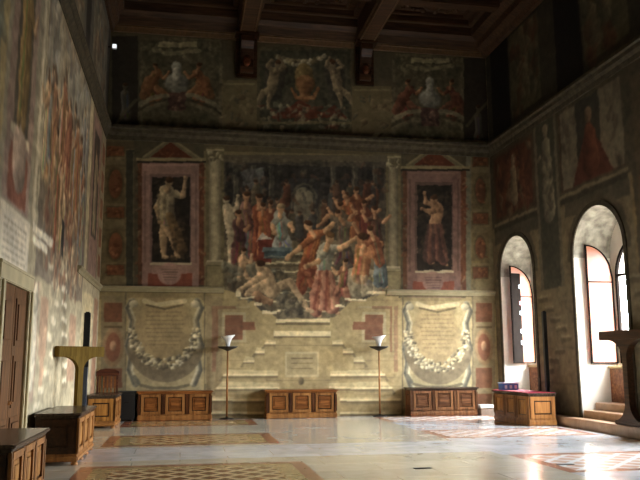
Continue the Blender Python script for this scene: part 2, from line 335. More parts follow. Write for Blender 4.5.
# upper zone
cv.rect(80, 0, 520, 140, (84, 78, 60))
def upper(u0, v0, u1, v1, cu, seed, warm):
    cv.rect(u0, v0, u1, v1, (98, 92, 70)); cv.rect(u0+3, v0+3, u1-3, v1, (84, 80, 60))
    cv.blotch(u0+4, v0+5, u1-4, v0+18, [(130, 122, 92), (70, 66, 50)], 24, 3, .5, seed)
    cv.rect(cu-18, v0+4, cu+20, v0+9, (146, 138, 104)); cv.path([(cu-22, v0+12), (cu-6, v0+16), (cu+8, v0+14), (cu+22, v0+12)], 2.2, (132, 124, 92), .8)
    for sgn in (-1, 1):
        x = cu+sgn*22
        cv.person((x, v0+28), (x-sgn*2, v0+35), (x+sgn*6, v0+48), [(x+sgn*2, v0+66), (x-sgn*4, v0+62)], 1.0, (150, 98, 62), warm, warm, arms=[((x-sgn*9, v0+40), (x-sgn*14, v0+34))])
        cv.cap((x+sgn*4, v0+44), (x+sgn*12, v0+58), 7, 4, warm, .8); cv.cap((x-sgn*2, v0+50), (x-sgn*12, v0+56), 4, 2, [c*1.25 for c in warm], .7)
    cv.ell(cu, v0+29, 5, 6.5, (128, 130, 118)); cv.ell(cu, v0+45, 12.5, 10, (116, 118, 108)); cv.cap((cu, v0+33), (cu, v0+40), 4, 4, (140, 142, 132))
    cv.rect(cu-9, v0+54, cu+9, v0+72, (84, 58, 52)); cv.blotch(cu-8, v0+56, cu+8, v0+70, [(124, 96, 80), (60, 44, 40)], 12, 2, .6, seed+1)
    for sgn in (-1, 1):
        P = [(cu+sgn*(10+t*46), v0+57+t*t*26) for t in np.linspace(0, 1, 9)]
        cv.path(P, 2.4, (122, 116, 90), .9); cv.path([(a, b+5) for a, b in P], 1.3, (66, 60, 46), .8); cv.path([(a, b+9) for a, b in P], 2.2, (104, 97, 74), .8)
upper(140, 38, 222, 132, 177, 3, (132, 80, 46)); upper(392, 54, 464, 140, 430, 9, (104, 56, 40))
# dark painted niches at both ends
for u0, u1, v0 in ((112, 138, 36), (464, 492, 58)):
    cv.rect(u0, v0, u1, 132 if u0 < 200 else 142, (52, 47, 38)); x = (u0+u1)/2
    cv.person((x, v0+50), (x, v0+58), (x+1, v0+74), [(x-2, v0+84), (x+3, v0+84)], .95, (92, 84, 68), (84, 82, 74), (78, 74, 64))
    cv.path([(u0+3, 126), (x, 112), (u1-2, 100)], 1.6, (96, 90, 68), .7)
# central upper panel with two seated figures, swags and vase
cv.rect(257, 46, 352, 132, (84, 80, 60)); cv.rect(260, 50, 350, 130, (70, 70, 56))
for k in range(26):
    t = k/25; cv.ell(276+48*t, 56+9*math.sin(t*math.pi)*(1 if k % 2 else .6), 3, 2.5, random.choice([(158, 152, 128), (120, 112, 86), (96, 88, 62)]), .9)
cv.cap((304, 72), (305, 84), 9, 11, (112, 96, 58)); cv.cap((305, 84), (305, 98), 10, 5, (124, 84, 50)); cv.cap((296, 98), (314, 98), 2, 2, (134, 96, 58)); cv.path([(292, 88), (296, 98), (314, 98), (318, 88)], 1.5, (150, 96, 56))
for sgn, cu in ((-1, 278), (1, 332)):
    cv.cap((cu+sgn*2, 70), (cu+sgn*5, 92), 12, 10, (60, 55, 50), .6)
    cv.person((cu, 64), (cu+sgn*3, 72), (cu+sgn*6, 88), [(cu+sgn*22, 106), (cu+sgn*10, 108)], 1.3, (126, 112, 86), knees=[(cu+sgn*16, 94), (cu+sgn*8, 96)], arms=[((cu-sgn*6, 66), (cu-sgn*2, 58)), ((cu+sgn*10, 66), (cu+sgn*6, 60))])
cv.poly([(270, 118), (300, 100), (332, 118)], (112, 50, 34), .9); cv.poly([(318, 118), (334, 104), (348, 118)], (100, 46, 32), .8)
cv.blotch(262, 104, 348, 128, [(120, 122, 100), (84, 90, 74), (150, 140, 110), (100, 52, 38)], 80, 3.2, .6, 31)
cv.rect(257, 121, 352, 124, (124, 116, 84), .8)
for u0, u1, v0 in ((222, 257, 80), (352, 392, 86)):      # pale plinths under the beam brackets
    cv.rect(u0, v0, u1, 133, (108, 98, 70)); cv.rect(u0+2, v0+3, u1-2, v0+5, (132, 122, 88)); cv.blotch(u0+3, v0+10, u1-3, 128, [(70, 76, 66), (130, 116, 86), (84, 70, 50)], 22, 3, .5, u0)
# entablature
for u0, v0, u1, v1, c in ((100, 127, 500, 131, (128, 120, 86)), (100, 131, 500, 137, (52, 46, 36)), (100, 137, 500, 141, (104, 96, 68)), (100, 141, 500, 153, (92, 84, 60))):
    cv.poly([(u0, v0), (u1, v0+14), (u1, v1+14), (u0, v1)], c)
# middle zone base
cv.poly([(90, 148), (500, 158), (500, 294), (90, 288)], (124, 112, 80))
def strip(u0, u1, v0, sq, col=(140, 72, 36)):
    w = u1-u0; c = (u0+u1)/2
    for kind, a, b in sq:
        if kind == 'r': cv.rect(u0, v0+a, u1, v0+b, (96, 84, 56)); cv.rect(u0+1, v0+a+1.2, u1-1, v0+b-1.2, col); cv.blotch(u0+2, v0+a+2, u1-2, v0+b-2, [(164, 92, 48), (104, 54, 30)], 9, 2, .6, int(a))
        else:
            cv.rect(u0, v0+a, u1, v0+b, (112, 100, 68)); cv.ell(c, v0+(a+b)/2, w*.42, (b-a)*.46, (92, 82, 54), 1, 0, .1); cv.ell(c, v0+(a+b)/2, w*.34, (b-a)*.39, col, 1, .15, .1); cv.blotch(c-4, v0+a+6, c+4, v0+b-6, [(170, 100, 60), (100, 50, 30)], 7, 2, .6, int(a))
strip(106, 125, 145, [('r', 0, 12), ('o', 20, 58), ('r', 61, 74), ('o', 84, 118), ('r', 119, 131)], (132, 74, 42))
strip(472, 489, 155, [('r', 0, 12), ('o', 18, 54), ('r', 57, 70), ('o', 78, 108), ('r', 111, 124)], (112, 68, 44))
cv.rect(126, 150, 134, 289, (66, 66, 54)); cv.rect(133, 152, 135, 289, (120, 112, 84), .7); cv.rect(464, 156, 471, 293, (116, 116, 96))
# framed painted niche figures
def niche(u0, u1, v0, left):
    o = v0-163
    cv.rect(u0-8, v0-25, u1+5, v0+127, (84, 78, 58)); cv.rect(u0-4, v0, u0, v0+122, (104, 66, 44)); cv.rect(u1, v0, u1+5, v0+122, (116, 66, 42))
    cv.blotch(u1, v0, u1+6, v0+120, [(150, 80, 50), (90, 50, 34), (140, 120, 90)], 26, 2, .6, u0); cv.blotch(u0-6, v0, u0, v0+120, [(120, 70, 44), (70, 46, 34), (110, 100, 80)], 26, 2, .6, u0+1)
    c = (u0+u1)/2
    cv.poly([(c-28, v0-5), (c, v0-26), (c+30, v0-4)], (112, 104, 76)); cv.poly([(c-20, v0-6), (c, v0-21), (c+22, v0-5)], (104, 46, 26))
    cv.path([(c-27, v0-6), (c, v0-25), (c+29, v0-5)], 1.1, (136, 128, 94)); cv.blotch(c-12, v0-14, c+12, v0-7, [(130, 70, 40), (80, 36, 24)], 10, 2, .6, 5)
    cv.rect(c-34, v0-5, c+36, v0-2, (150, 138, 100)); cv.rect(c-34, v0-2, c+36, v0, (50, 44, 34))
    pk = (150, 118, 110) if left else (128, 98, 90)
    cv.rect(u0, v0, u1, v0+127, pk); cv.rect(u0+1, v0+1, u1-1, v0+3, [x*1.12 for x in pk]); cv.rect(u0+2, v0+8, u0+4, v0+100, [x*.85 for x in pk]); cv.rect(u1-4, v0+8, u1-2, v0+100, [x*.85 for x in pk])
    cv.rect(u0+8, v0+11, u1-8, v0+100, [x*.8 for x in pk]); cv.rect(u0+10, v0+14, u1-9, v0+100, (44, 38, 32)); cv.blotch(u0+13, v0+18, u1-13, v0+94, [(60, 52, 42), (34, 30, 28), (70, 60, 46)], 60, 4, .5, u0+7)
    cv.rect(u0+8, v0+99.5, u1-7, v0+102, (190, 178, 150))
    cv.rect(u0+4, v0+110, u1-6, v0+125, (150, 66, 48)); cv.rect(u0+10, v0+104, u1-12, v0+110, [x*1.1 for x in pk]); cv.ell(c-1, v0+111, 11.5, 11, [min(255, x*1.18) for x in pk], 1, .1, .1); cv.rect(u0+10, v0+103, u1-12, v0+111, [x*1.12 for x in pk])
    for k in range(5): cv.rect(c-9+k*.6, v0+106+k*2.6, c+8-k*.6, v0+107+k*2.6, [x*.75 for x in pk], .7)
    cv.rect(u0, v0+103, u0+6, v0+127, pk); cv.rect(u1-7, v0+103, u1, v0+127, pk)
niche(142, 199, 163, True); niche(407, 461, 171, False)
cv.person((169, 182), (167, 191), (166, 220), [(163, 257), (177, 256)], 1.5, (166, 138, 104), (150, 138, 110), None, knees=[(163, 238), (172, 238)], arms=[((183, 196), (185, 178)), ((156, 208), (160, 222))])
for k in range(5): cv.cap((160+k*3, 196), (159+k*3.5, 218), 2.4, 2.6, (168, 156, 126) if k % 2 else (122, 112, 88), .7, .2)
cv.cap((170, 216), (182, 250), 4, 6, (112, 88, 56), .8); cv.blotch(172, 222, 186, 258, [(60, 50, 38), (120, 96, 66)], 18, 3, .6, 77)
cv.person((434, 200), (438, 208), (434, 232), [(430, 262), (444, 264)], 1.45, (158, 118, 86), None, (98, 62, 52), arms=[((426, 202), (424, 193)), ((430, 212), (422, 209))])
for k in range(6): cv.cap((429+k*2.4, 226), (425+k*4.4, 260), 2, 2.6, (106, 68, 56) if k % 2 else (72, 50, 46), .8, .2)
# painted columns beside the great picture
def column(u0, u1, v0, v1, sh):
    c = (u0+u1)/2; w = (u1-u0)/2
    cv.rect(u0-3, v0-4, u1+3, v1+28, (110, 102, 74))
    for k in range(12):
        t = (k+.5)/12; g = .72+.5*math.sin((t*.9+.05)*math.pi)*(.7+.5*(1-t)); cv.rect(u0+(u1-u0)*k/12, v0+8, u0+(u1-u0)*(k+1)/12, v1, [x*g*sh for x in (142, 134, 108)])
    cv.blotch(u0-1, v0, u1+1, v0+8, [(170, 162, 130), (100, 92, 70)], 18, 2, .8, u0); cv.rect(u0-3, v0-2, u1+3, v0, (160, 150, 116))
    cv.rect(u0-2, v1-2, u1+2, v1, (184, 174, 144)); cv.rect(u0-3, v1, u1+3, v1+3, (150, 142, 112)); cv.rect(u0-2, v1+4, u1+2, v1+27, (132, 122, 88)); cv.rect(u0, v1+7, u1, v1+24, (140, 130, 94))
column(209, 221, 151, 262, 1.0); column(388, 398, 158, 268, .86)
# the great narrative picture: an architectural hall, a crowd, a stepped front edge
SC = [(224, 157), (386, 162), (386, 291), (378, 292), (365, 300), (352, 300), (345, 306), (338, 306), (334, 318), (278, 319), (276, 313), (262, 312), (256, 306), (254, 300), (240, 297), (236, 290), (224, 289)]
cv.poly(SC, (78, 72, 62))
cv.rect(224, 155, 387, 162, (96, 90, 72)); cv.poly([(226, 163), (384, 168), (384, 200), (226, 198)], (52, 50, 46))
for u in (232, 250, 268, 330, 352, 372): cv.rect(u, 166, u+6, 226, (72, 70, 62)); cv.rect(u+1, 166, u+2.4, 226, (96, 94, 82)); cv.rect(u-5, 170, u, 226, (40, 38, 38))
cv.poly([(240, 172), (262, 168), (266, 182), (246, 190)], (88, 92, 92)); cv.blotch(242, 168, 264, 190, [(104, 110, 108), (70, 72, 72)], 14, 4, .5, 2)
cv.rect(289, 178, 318, 215, (58, 58, 58)); cv.ell(304, 200, 10.5, 13, (118, 114, 96), 1, .1, .1); cv.rect(294, 199, 314, 222, (110, 106, 90)); cv.path([(292, 222), (292, 196), (298, 187), (304, 184), (311, 187), (316, 196), (316, 222)], 1.4, (86, 84, 74))
cv.blotch(228, 164, 384, 210, [(38, 38, 40), (66, 64, 58), (86, 80, 66), (92, 62, 44)], 110, 3.4, .45, 4)
cv.poly([(224, 240), (386, 240), (386, 291), (352, 300), (334, 318), (278, 319), (254, 300), (224, 289)], (112, 102, 80))
for k in range(7): cv.rect(256+k*3.4, 252+k*9.3, 350-k*2.6, 255.4+k*9.3, (196, 184, 146)); cv.rect(250+k*4, 255+k*8.5, 345-k*2, 258+k*8.5, (84, 76, 58), .8)
SK = (206, 156, 112); SK2 = (176, 124, 88); OR = (182, 92, 48); RD = (150, 62, 38); PU = (122, 88, 80); GR = (104, 108, 100); BL = (86, 104, 116); PK = (168, 104, 84)
# heads and shoulders in the shadow at the back
q = random.Random(5)
for k in range(34):
    x = q.uniform(232, 380); y = q.uniform(186, 214) if not 290 < x < 318 else q.uniform(214, 224)
    c = q.choice([(92, 62, 46), (70, 58, 50), (60, 62, 62), (98, 54, 36), (84, 78, 62)]); cv.cap((x, y), (x+q.uniform(-2, 2), y+15), 4.2, 4.6, c, .8); cv.ell(x, y-5, 2.2, 2.8, (140, 104, 78), .8); cv.ell(x, y-6.4, 2.3, 1.7, (56, 40, 30), .8)
# standing group on the left
cv.person((226, 200), (228, 208), (231, 232), [(230, 262), (234, 260)], 1.25, (176, 164, 136), arms=[((236, 210), (238, 196))])
for (x, y, c, h, s) in ((246, 196, PU, 66, 1.5), (238, 214, (92, 62, 58), 52, 1.2), (259, 198, RD, 62, 1.35), (263, 206, OR, 48, 1.1), (271, 204, (120, 60, 42), 44, 1.0)):
    cv.person((x, y), (x, y+8*s), (x+1, y+h*.45), [(x-3, y+h), (x+4, y+h)], s, SK2, c, c, arms=[((x+6*s, y+14*s), (x+9*s, y+10*s))])
cv.poly([(262, 232), (272, 240), (256, 242)], (200, 196, 184)); cv.rect(258, 240, 272, 262, (128, 48, 36))
cv.person((281, 208), (280, 216), (282, 236), [(276, 252), (288, 250)], 1.5, SK, (132, 136, 126), (140, 146, 140), arms=[((290, 224), (293, 230)), ((272, 226), (274, 234))], hair=(150, 130, 96))
cv.rect(262, 247, 292, 251, (96, 118, 124)); cv.rect(264, 251, 291, 258, (64, 84, 92)); cv.rect(264, 256, 291, 257.5, (112, 126, 120))
# right back group
for (x, y, c) in ((346, 196, OR), (356, 190, (120, 66, 40)), (364, 204, (100, 50, 36)), (374, 210, (84, 60, 48)), (340, 206, (90, 78, 62))):
    cv.person((x, y), (x+1, y+8), (x+3, y+26), [(x+1, y+44), (x+6, y+44)], 1.2, SK2, c, c, arms=[((x-8, y+10), (x-12, y+2)), ((x+10, y+12), (x+16, y+6))])
# stooping and reaching figures in the centre
cv.person((308, 226), (314, 236), (308, 262), [(300, 292), (314, 286)], 1.6, SK, OR, (150, 70, 44), arms=[((300, 248), (288, 258)), ((326, 232), (336, 220))])
cv.ell(307, 268, 9, 10, (150, 66, 40)); cv.blotch(300, 258, 314, 276, [(180, 96, 60), (110, 44, 32)], 10, 3, .6, 6)
cv.person((338, 214), (344, 224), (344, 246), [(338, 268), (352, 268)], 1.3, SK2, (104, 92, 76), (92, 80, 70), arms=[((328, 216), (318, 226)), ((354, 224), (360, 236))])
cv.person((330, 238), (326, 250), (324, 274), [(316, 314), (334, 312)], 1.8, SK, (150, 150, 132), PK, knees=[(318, 294), (330, 292)], arms=[((340, 248), (356, 238)), ((318, 262), (306, 266))], hair=(128, 88, 48))
for k in range(8): cv.cap((320+k*1.4, 272), (312+k*3, 308), 1.8, 2.4, [(190, 112, 90), (140, 62, 48), (172, 92, 66), (206, 140, 112)][k % 4], .75, .2)
# seated figure with bare back on the right, a child in front
cv.person((362, 240), (364, 250), (360, 276), [(346, 292), (376, 290)], 2.1, (196, 122, 78), (188, 112, 68), (146, 136, 112), knees=[(346, 280), (372, 280)], arms=[((376, 256), (380, 244))])
for k in range(9): cv.cap((342+k*4, 276), (340+k*4.6, 294), 2, 2.6, [(156, 148, 122), (118, 110, 90), (174, 160, 130)][k % 3], .7, .2)
cv.person((370, 230), (374, 240), (380, 262), [(384, 286), (378, 286)], 1.3, SK, (152, 84, 58), (90, 104, 108), arms=[((364, 246), (360, 254))])
cv.person((346, 262), (344, 270), (342, 284), [(336, 300), (348, 300)], 1.0, SK, (150, 96, 70), (160, 100, 76), arms=[((336, 274), (332, 268))])
# reclining figures and cherub at lower left
cv.cap((234, 285), (254, 296), 6, 5, (84, 72, 58)); cv.cap((254, 270), (266, 290), 8, 8, (96, 92, 78)); cv.blotch(236, 268, 286, 300, [(60, 56, 48), (120, 108, 84), (84, 96, 92)], 40, 3, .5, 8)
cv.person((260, 266), (264, 274), (272, 290), [(308, 310), (246, 294)], 1.75, (186, 158, 122), knees=[(290, 282), (256, 286)], arms=[((252, 282), (240, 290))])
cv.cap((256, 296), (270, 302), 5, 4, (150, 112, 82)); cv.ell(258, 300, 3.6, 3.2, (120, 84, 60)); cv.person((244, 252), (243, 259), (242, 268), [(238, 280), (248, 278)], 1.05, (196, 158, 120), arms=[((250, 262), (252, 254))])
cv.cap((226, 266), (240, 272), 5, 4, (120, 120, 104), .7); cv.blotch(226, 262, 240, 284, [(134, 136, 118), (90, 88, 72)], 16, 3, .5, 12)
cv.cap((282, 300), (300, 312), 6, 4, (92, 86, 72), .9); cv.blotch(280, 296, 304, 314, [(70, 66, 58), (130, 120, 94)], 18, 3, .6, 14)
# dado ledge, broken where the picture steps down
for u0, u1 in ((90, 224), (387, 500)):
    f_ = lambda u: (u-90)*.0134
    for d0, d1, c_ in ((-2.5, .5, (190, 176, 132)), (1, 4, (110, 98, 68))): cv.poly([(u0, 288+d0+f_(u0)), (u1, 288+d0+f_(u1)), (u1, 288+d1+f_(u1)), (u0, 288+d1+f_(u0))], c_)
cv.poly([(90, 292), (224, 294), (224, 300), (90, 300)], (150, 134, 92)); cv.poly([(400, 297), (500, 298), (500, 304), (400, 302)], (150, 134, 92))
cv.poly(SC[2:], (0, 0, 0), 0)
# lower zone: end strips
for u0, u1 in ((104, 122), (476, 492)):
    cv.rect(u0-3, 296, u1+3, 420, (140, 126, 92)); cv.rect(u0, 303, u1, 322, (128, 78, 52)); cv.ell((u0+u1)/2, 347, 10, 19, (150, 120, 84), 1, .1, .1); cv.ell((u0+u1)/2, 347, 7, 14, (140, 84, 58), 1, .1, .1); cv.ell((u0+u1)/2, 346, 3, 5, (172, 128, 96)); cv.rect(u0, 326, u1, 328, (110, 92, 62)); cv.rect(u0, 368, u1, 388, (128, 80, 54)); cv.rect(u0, 394, u1, 414, (128, 80, 54))
for u in (125, 204, 402, 472): cv.rect(u, 292, u+1.3, 418, (104, 96, 76), .8)
# inscription cartouches with leaf garland
def cart(u0, u1, v0, v1, br):
    c = (u0+u1)/2; W = (u1-u0)/2; G = lambda x: [min(255, a*br) for a in x]
    cv.rect(u0, v0, u1, v1, G((176, 160, 116)))
    for sgn in (-1, 1):
        P = [(c+sgn*W*.86, v0+3), (c+sgn*W*.97, v0+10), (c+sgn*W*.84, v0+22), (c+sgn*W*.9, v0+38), (c+sgn*W*.98, v0+48), (c+sgn*W*.88, v0+60), (c+sgn*W*.93, v0+72), (c+sgn*W*.78, v0+86)]
        cv.path(P, 3.2, G((132, 128, 108)), .9, .3); cv.path([(a+sgn*1.6, b) for a, b in P], 1.2, G((92, 90, 78)), .8); cv.path([(a-sgn*2.4, b) for a, b in P], 1.1, G((214, 204, 166)), .8)
        cv.ell(c+sgn*W*.82, v0+6, 4.5, 3.5, G((184, 176, 146)))
    cv.ell(c, v0+36, W*.80, 37, G((138, 118, 80)), .75, 0, .5); cv.ell(c-1, v0+34, W*.70, 33, G((164, 142, 98)), 1, .08, .25)
    cv.path([(c-20, v0+3), (c-8, v0+7), (c+6, v0+5), (c+20, v0+3)], 2.4, G((206, 192, 148))); cv.path([(c-18, v0+7), (c, v0+11), (c+18, v0+7)], 1, G((110, 96, 68)))
    q = random.Random(int(u0))
    for k in range(9):                                      # the lettering is too worn and far to read: rows of short strokes
        y = v0+14+k*4.1; h = W*.52*(1-.04*abs(k-3)); x = c-h
        while x < c+h-1: l = q.uniform(1, 3.4); cv.cap((x, y), (min(x+l, c+h), y+.1), .42, .42, G((112, 96, 64)), .65, 0); x += l+q.uniform(.9, 1.6)
    G0 = [(c+math.cos(a)*W*.86, v0+36+math.sin(a)*34) for a in np.linspace(.02, math.pi-.02, 26)]
    cv.path([(a+1, b+7) for a, b in G0[2:-2]], 7, G((120, 106, 80)), .55)
    for a, b in G0:
        k = 1-abs(a-c)/W*.5
        for _ in range(9): cv.ell(a+q.uniform(-4, 4), b-4+q.uniform(-6, 6)*k, q.uniform(1.3, 2.6), q.uniform(1, 2), G(q.choice([(206, 196, 164), (172, 160, 126), (122, 112, 88), (96, 88, 68), (188, 174, 132)])), .9, .4)
    cv.path([(c-24, v1-6), (c-12, v1-3), (c+12, v1-3), (c+24, v1-6)], 1.4, G((118, 108, 82))); cv.path([(c-30, v1-14), (c-26, v1-8)], 2, G((112, 108, 92)))
cart(127, 202, 298, 391, .98); cart(404, 471, 301, 390, .98)
# trompe l'oeil stairs and stone courses
cv.rect(206, 296, 222, 418, (156, 138, 100)); cv.rect(212, 306, 216, 372, (150, 104, 78), .8); cv.rect(394, 306, 398, 372, (150, 104, 78), .6)
def mir(u): return 608-u
for f in (lambda u: u, mir):
    def rc(a, b, c, d, col, al=1): x, y = sorted((f(a), f(c))); cv.rect(x, b, y, d, col, al)
    rc(216, 306, 250, 308, (176, 160, 120)); rc(222, 312, 246, 342, (186, 172, 130)); rc(225, 315, 243, 340, (148, 92, 64)); rc(243, 322, 255, 330, (148, 92, 64)); rc(216, 306, 218, 352, (146, 96, 70), .8); rc(218, 306, 236, 309, (146, 96, 70), .7)
    for (a, b, c, d) in ((264, 341, 276, 344.5), (254, 349, 265, 353), (243, 357.5, 254, 362), (222, 371, 278, 376), (215, 383, 279, 389), (206, 398, 268, 401), (206, 412, 268, 414)):
        sl = 3 if c-a < 20 else 7; cv.poly([(f(a), d), (f(a+sl), b-1.5), (f(c), b), (f(c), d)], (206, 190, 142), .75); rc(a+1, d-2.2, c, d, (228, 212, 162)); cv.poly([(f(a-3), d+5), (f(a), d), (f(a+2), d), (f(a), d+6)], (112, 100, 74), .7); rc(a, d, c, d+2.2, (120, 106, 76), .8); rc(a, d+2.2, c, d+4, (150, 134, 96), .5)
cv.rect(276, 319, 330, 322.5, (224, 210, 162)); cv.rect(276, 322.5, 330, 325, (116, 102, 72)); cv.rect(274, 331, 331, 336, (226, 212, 164)); cv.rect(274, 336, 331, 338, (120, 106, 76))
cv.rect(285, 352, 319, 377, (190, 176, 134)); cv.rect(287, 354, 317, 375, (170, 154, 112))
for y in (358, 363, 368): cv.rect(291, y, 313, y+.9, (112, 96, 66), .8)
for y in (345, 380, 392): cv.rect(266, y, 340, y+.8, (126, 112, 82), .7)
cv.ell(301, 381, 3, 4, (120, 106, 78))
for (a, b, c, d) in ((236, 290, 240, 297), (240, 296.5, 254, 299), (254, 303, 262, 306), (262, 311, 277, 314), (334, 305, 345, 307.5), (345, 299, 366, 301), (366, 291, 386, 294)): cv.rect(a, b, c, d, (226, 214, 172))
for k in range(14):
    y = 300+k*8.6; cv.rect(222, y, 250-k*.5, y+.6, (128, 114, 84), .45); cv.rect(352+k*.5, y, 400, y+.6, (128, 114, 84), .45)
cv.wobble([SC, rc4_(152, 177, 189, 262), rc4_(417, 185, 452, 271), rc4_(139, 38, 223, 131), rc4_(259, 47, 351, 131), rc4_(391, 54, 464, 140)], 1.25, 60, 21, False, .8)
cv.wobble([rc4_(90, 292, 500, 420)], .35, 50, 27, False, .22); cv.wobble([rc4_(90, 150, 149, 288), rc4_(191, 160, 224, 288), rc4_(387, 165, 412, 292), rc4_(452, 165, 500, 292)], .35, 50, 27, False, .35)
# which patch of the wall belongs to which painted work
BW = 0.0
def mural(key, label, cat, x, z, parts, group=None):
    e = empty(key, (x, YB, z), 0, label, cat, group); return [(n, e, poly) for n, poly in parts]
def rc4(u0, v0, u1, v1): return [(u0, v0), (u1, v0), (u1, v1), (u0, v1)]
B = []
B += mural('fresco', 'large crowded narrative painting with orange and pale figures on the middle of the far wall', 'painting', 3.6, 3.2, [('painted_scene', SC)])
B += mural('painted_niche', 'painted niche with a pale standing figure raising one arm, left of the large crowded painting', 'painting', -.5, 3.75, [('painted_surround', rc4(134, 160, 207, 290)), ('painted_pediment', [(142, 160), (170, 136), (203, 160)]), ('painted_figure', rc4(151, 176, 190, 263)), ('painted_tablet', rc4(146, 266, 193, 288))], 'painted niches flanking the large painting')
B += mural('painted_niche', 'painted niche with a bare backed figure in dark red skirt right of the crowded painting', 'painting', 7.6, 3.75, [('painted_surround', rc4(401, 168, 466, 292)), ('painted_pediment', [(404, 168), (431, 144), (462, 168)]), ('painted_figure', rc4(416, 184, 453, 272)), ('painted_tablet', rc4(409, 275, 453, 290))], 'painted niches flanking the large painting')
B += mural('painted_column', 'painted pale stone column along the left edge of the large crowded painting', 'painted column', .95, 3.75, [('painted_shaft', rc4(208, 158, 222, 262)), ('painted_capital', rc4(206, 148, 224, 158)), ('painted_pedestal', rc4(206, 262, 224, 288))], 'painted columns')
B += mural('painted_column', 'darker painted column along the right edge of the large crowded painting', 'painted column', 6.3, 3.75, [('painted_shaft', rc4(387, 165, 399, 268)), ('painted_capital', rc4(385, 156, 400, 165)), ('painted_pedestal', rc4(386, 268, 400, 292))], 'painted columns')
B += mural('painted_cartouche', 'painted scroll inscription hung with a leaf garland, left of the painted stairs', 'painting', -.6, .8, [('painted_scroll', rc4(126, 298, 203, 392)), ('painted_inscription', rc4(140, 308, 188, 350)), ('painted_garland', [(131, 330), (140, 350), (188, 350), (199, 330), (196, 360), (165, 380), (134, 360)])], 'painted scroll inscriptions')
B += mural('painted_cartouche', 'bright painted scroll inscription with leaf garland, right of the painted stairs', 'painting', 7.6, .8, [('painted_scroll', rc4(403, 300, 472, 391)), ('painted_inscription', rc4(416, 310, 459, 351)), ('painted_garland', [(407, 333), (416, 351), (459, 351), (469, 333), (466, 362), (437, 380), (410, 362)])], 'painted scroll inscriptions')
ST = [(276, 319.5), (332, 319.5), (334, 338), (345, 345), (356, 353), (366, 362), (386, 371), (393, 383), (404, 398), (404, 416), (206, 417), (206, 398), (214, 383), (222, 371), (242, 362), (252, 353), (264, 345), (274, 338)]
B += mural('painted_staircase', 'painted pale stone stairs climbing to the foot of the large crowded painting', 'painting', 3.7, .05, [('painted_steps', ST), ('painted_tablet', rc4(285, 352, 319, 377))])
B += mural('fresco', 'dim painting of a pale bust between orange figures, top left of the far wall', 'painting', -.4, 8.9, [('painted_surround', rc4(139, 36, 223, 131)), ('painted_bust', rc4(163, 60, 192, 98))], 'painted panels above the cornice')
B += mural('fresco', 'dim painting of two pale seated figures beside a vase, high between the beam brackets', 'painting', 3.6, 8.9, [('painted_scene', rc4(257, 45, 352, 131))], 'painted panels above the cornice')
B += mural('fresco', 'very dark painting of a bust among dark red figures, top right of far wall', 'painting', 7.6, 8.9, [('painted_surround', rc4(391, 52, 464, 140)), ('painted_bust', rc4(418, 76, 443, 114))], 'painted panels above the cornice')
names = {}
for i, (n, e, poly) in enumerate(B): names[i+1] = (n, e); cv.region(poly, i+1)
upz = np.clip((cv.Z-(H2-.3))/.4, 0, 1)[..., None]; cv.img *= 1+.06*upz
o = cv.build(lambda A, Z: np.stack([A, np.full_like(A, YB), Z], 1), names, 'wall_back'); struct(o[0])

# ================================================================== LEFT WALL
cl = Canvas(6.0, YB, 0, ZC, 26, 42, lw, (186, 176, 150)); cl.px = 1/50.
def ly(c, pts, *a, **k): c.poly(pts, *a, **k)
# upper part
cl.poly([(-40, -400), (112, -20), (112, 132), (30, -100)], (96, 92, 80))
def lrect(y0, z0, y1, z1, col, al=1): cl.poly([(y0, z0), (y1, z0), (y1, z1), (y0, z1)], col, al, raw=True)
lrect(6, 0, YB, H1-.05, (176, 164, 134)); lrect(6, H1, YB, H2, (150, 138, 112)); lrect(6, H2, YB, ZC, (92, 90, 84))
class Met:  # metric strokes on this wall
    pass
def lcap(p, q, r0, r1, col, al=1, sh=.35): cl.cap(p, q, r0, r1, col, al, sh, .02, raw=True)
def lblotch(y0, z0, y1, z1, cols, n, r, al, seed):
    q = random.Random(seed)
    for _ in range(n):
        y, z = q.uniform(y0, y1), q.uniform(z0, z1); lcap((y, z), (y+q.uniform(-1, 1)*r, z+q.uniform(-1.6, 1.6)*r), r*q.uniform(.4, 1), r*q.uniform(.2, .7), q.choice(cols), al)
def lperson(y, z0, h, robe, skin, seed, al=1, light=None):
    q = random.Random(seed); s = h/8
    for k in (-1, 1): lcap((y+k*.35*s, z0+3.6*s), (y+k*.5*s, z0+.3*s), .75*s, .45*s, robe, al)
    lcap((y, z0+6.3*s), (y, z0+3.6*s), .95*s, 1.0*s, robe, al)
    for _ in range(6): a = q.uniform(-.8, .8)*s; lcap((y+a*.6, z0+6*s), (y+a, z0+.6*s), .1*s, .16*s, [c*q.choice((.65, 1.25)) for c in robe], .55*al, 0)
    e = q.choice((-1, 1)); lcap((y+e*.6*s, z0+6.1*s), (y+e*1.7*s, z0+5.2*s), .42*s, .3*s, robe, al); lcap((y+e*1.7*s, z0+5.2*s), (y+e*2.2*s, z0+6.2*s), .28*s, .18*s, skin, al)
    lcap((y, z0+7.1*s), (y, z0+7.4*s), .45*s, .5*s, skin, al); lcap((y, z0+7.6*s), (y-.1*s, z0+7.8*s), .45*s, .35*s, (90, 66, 44), al)
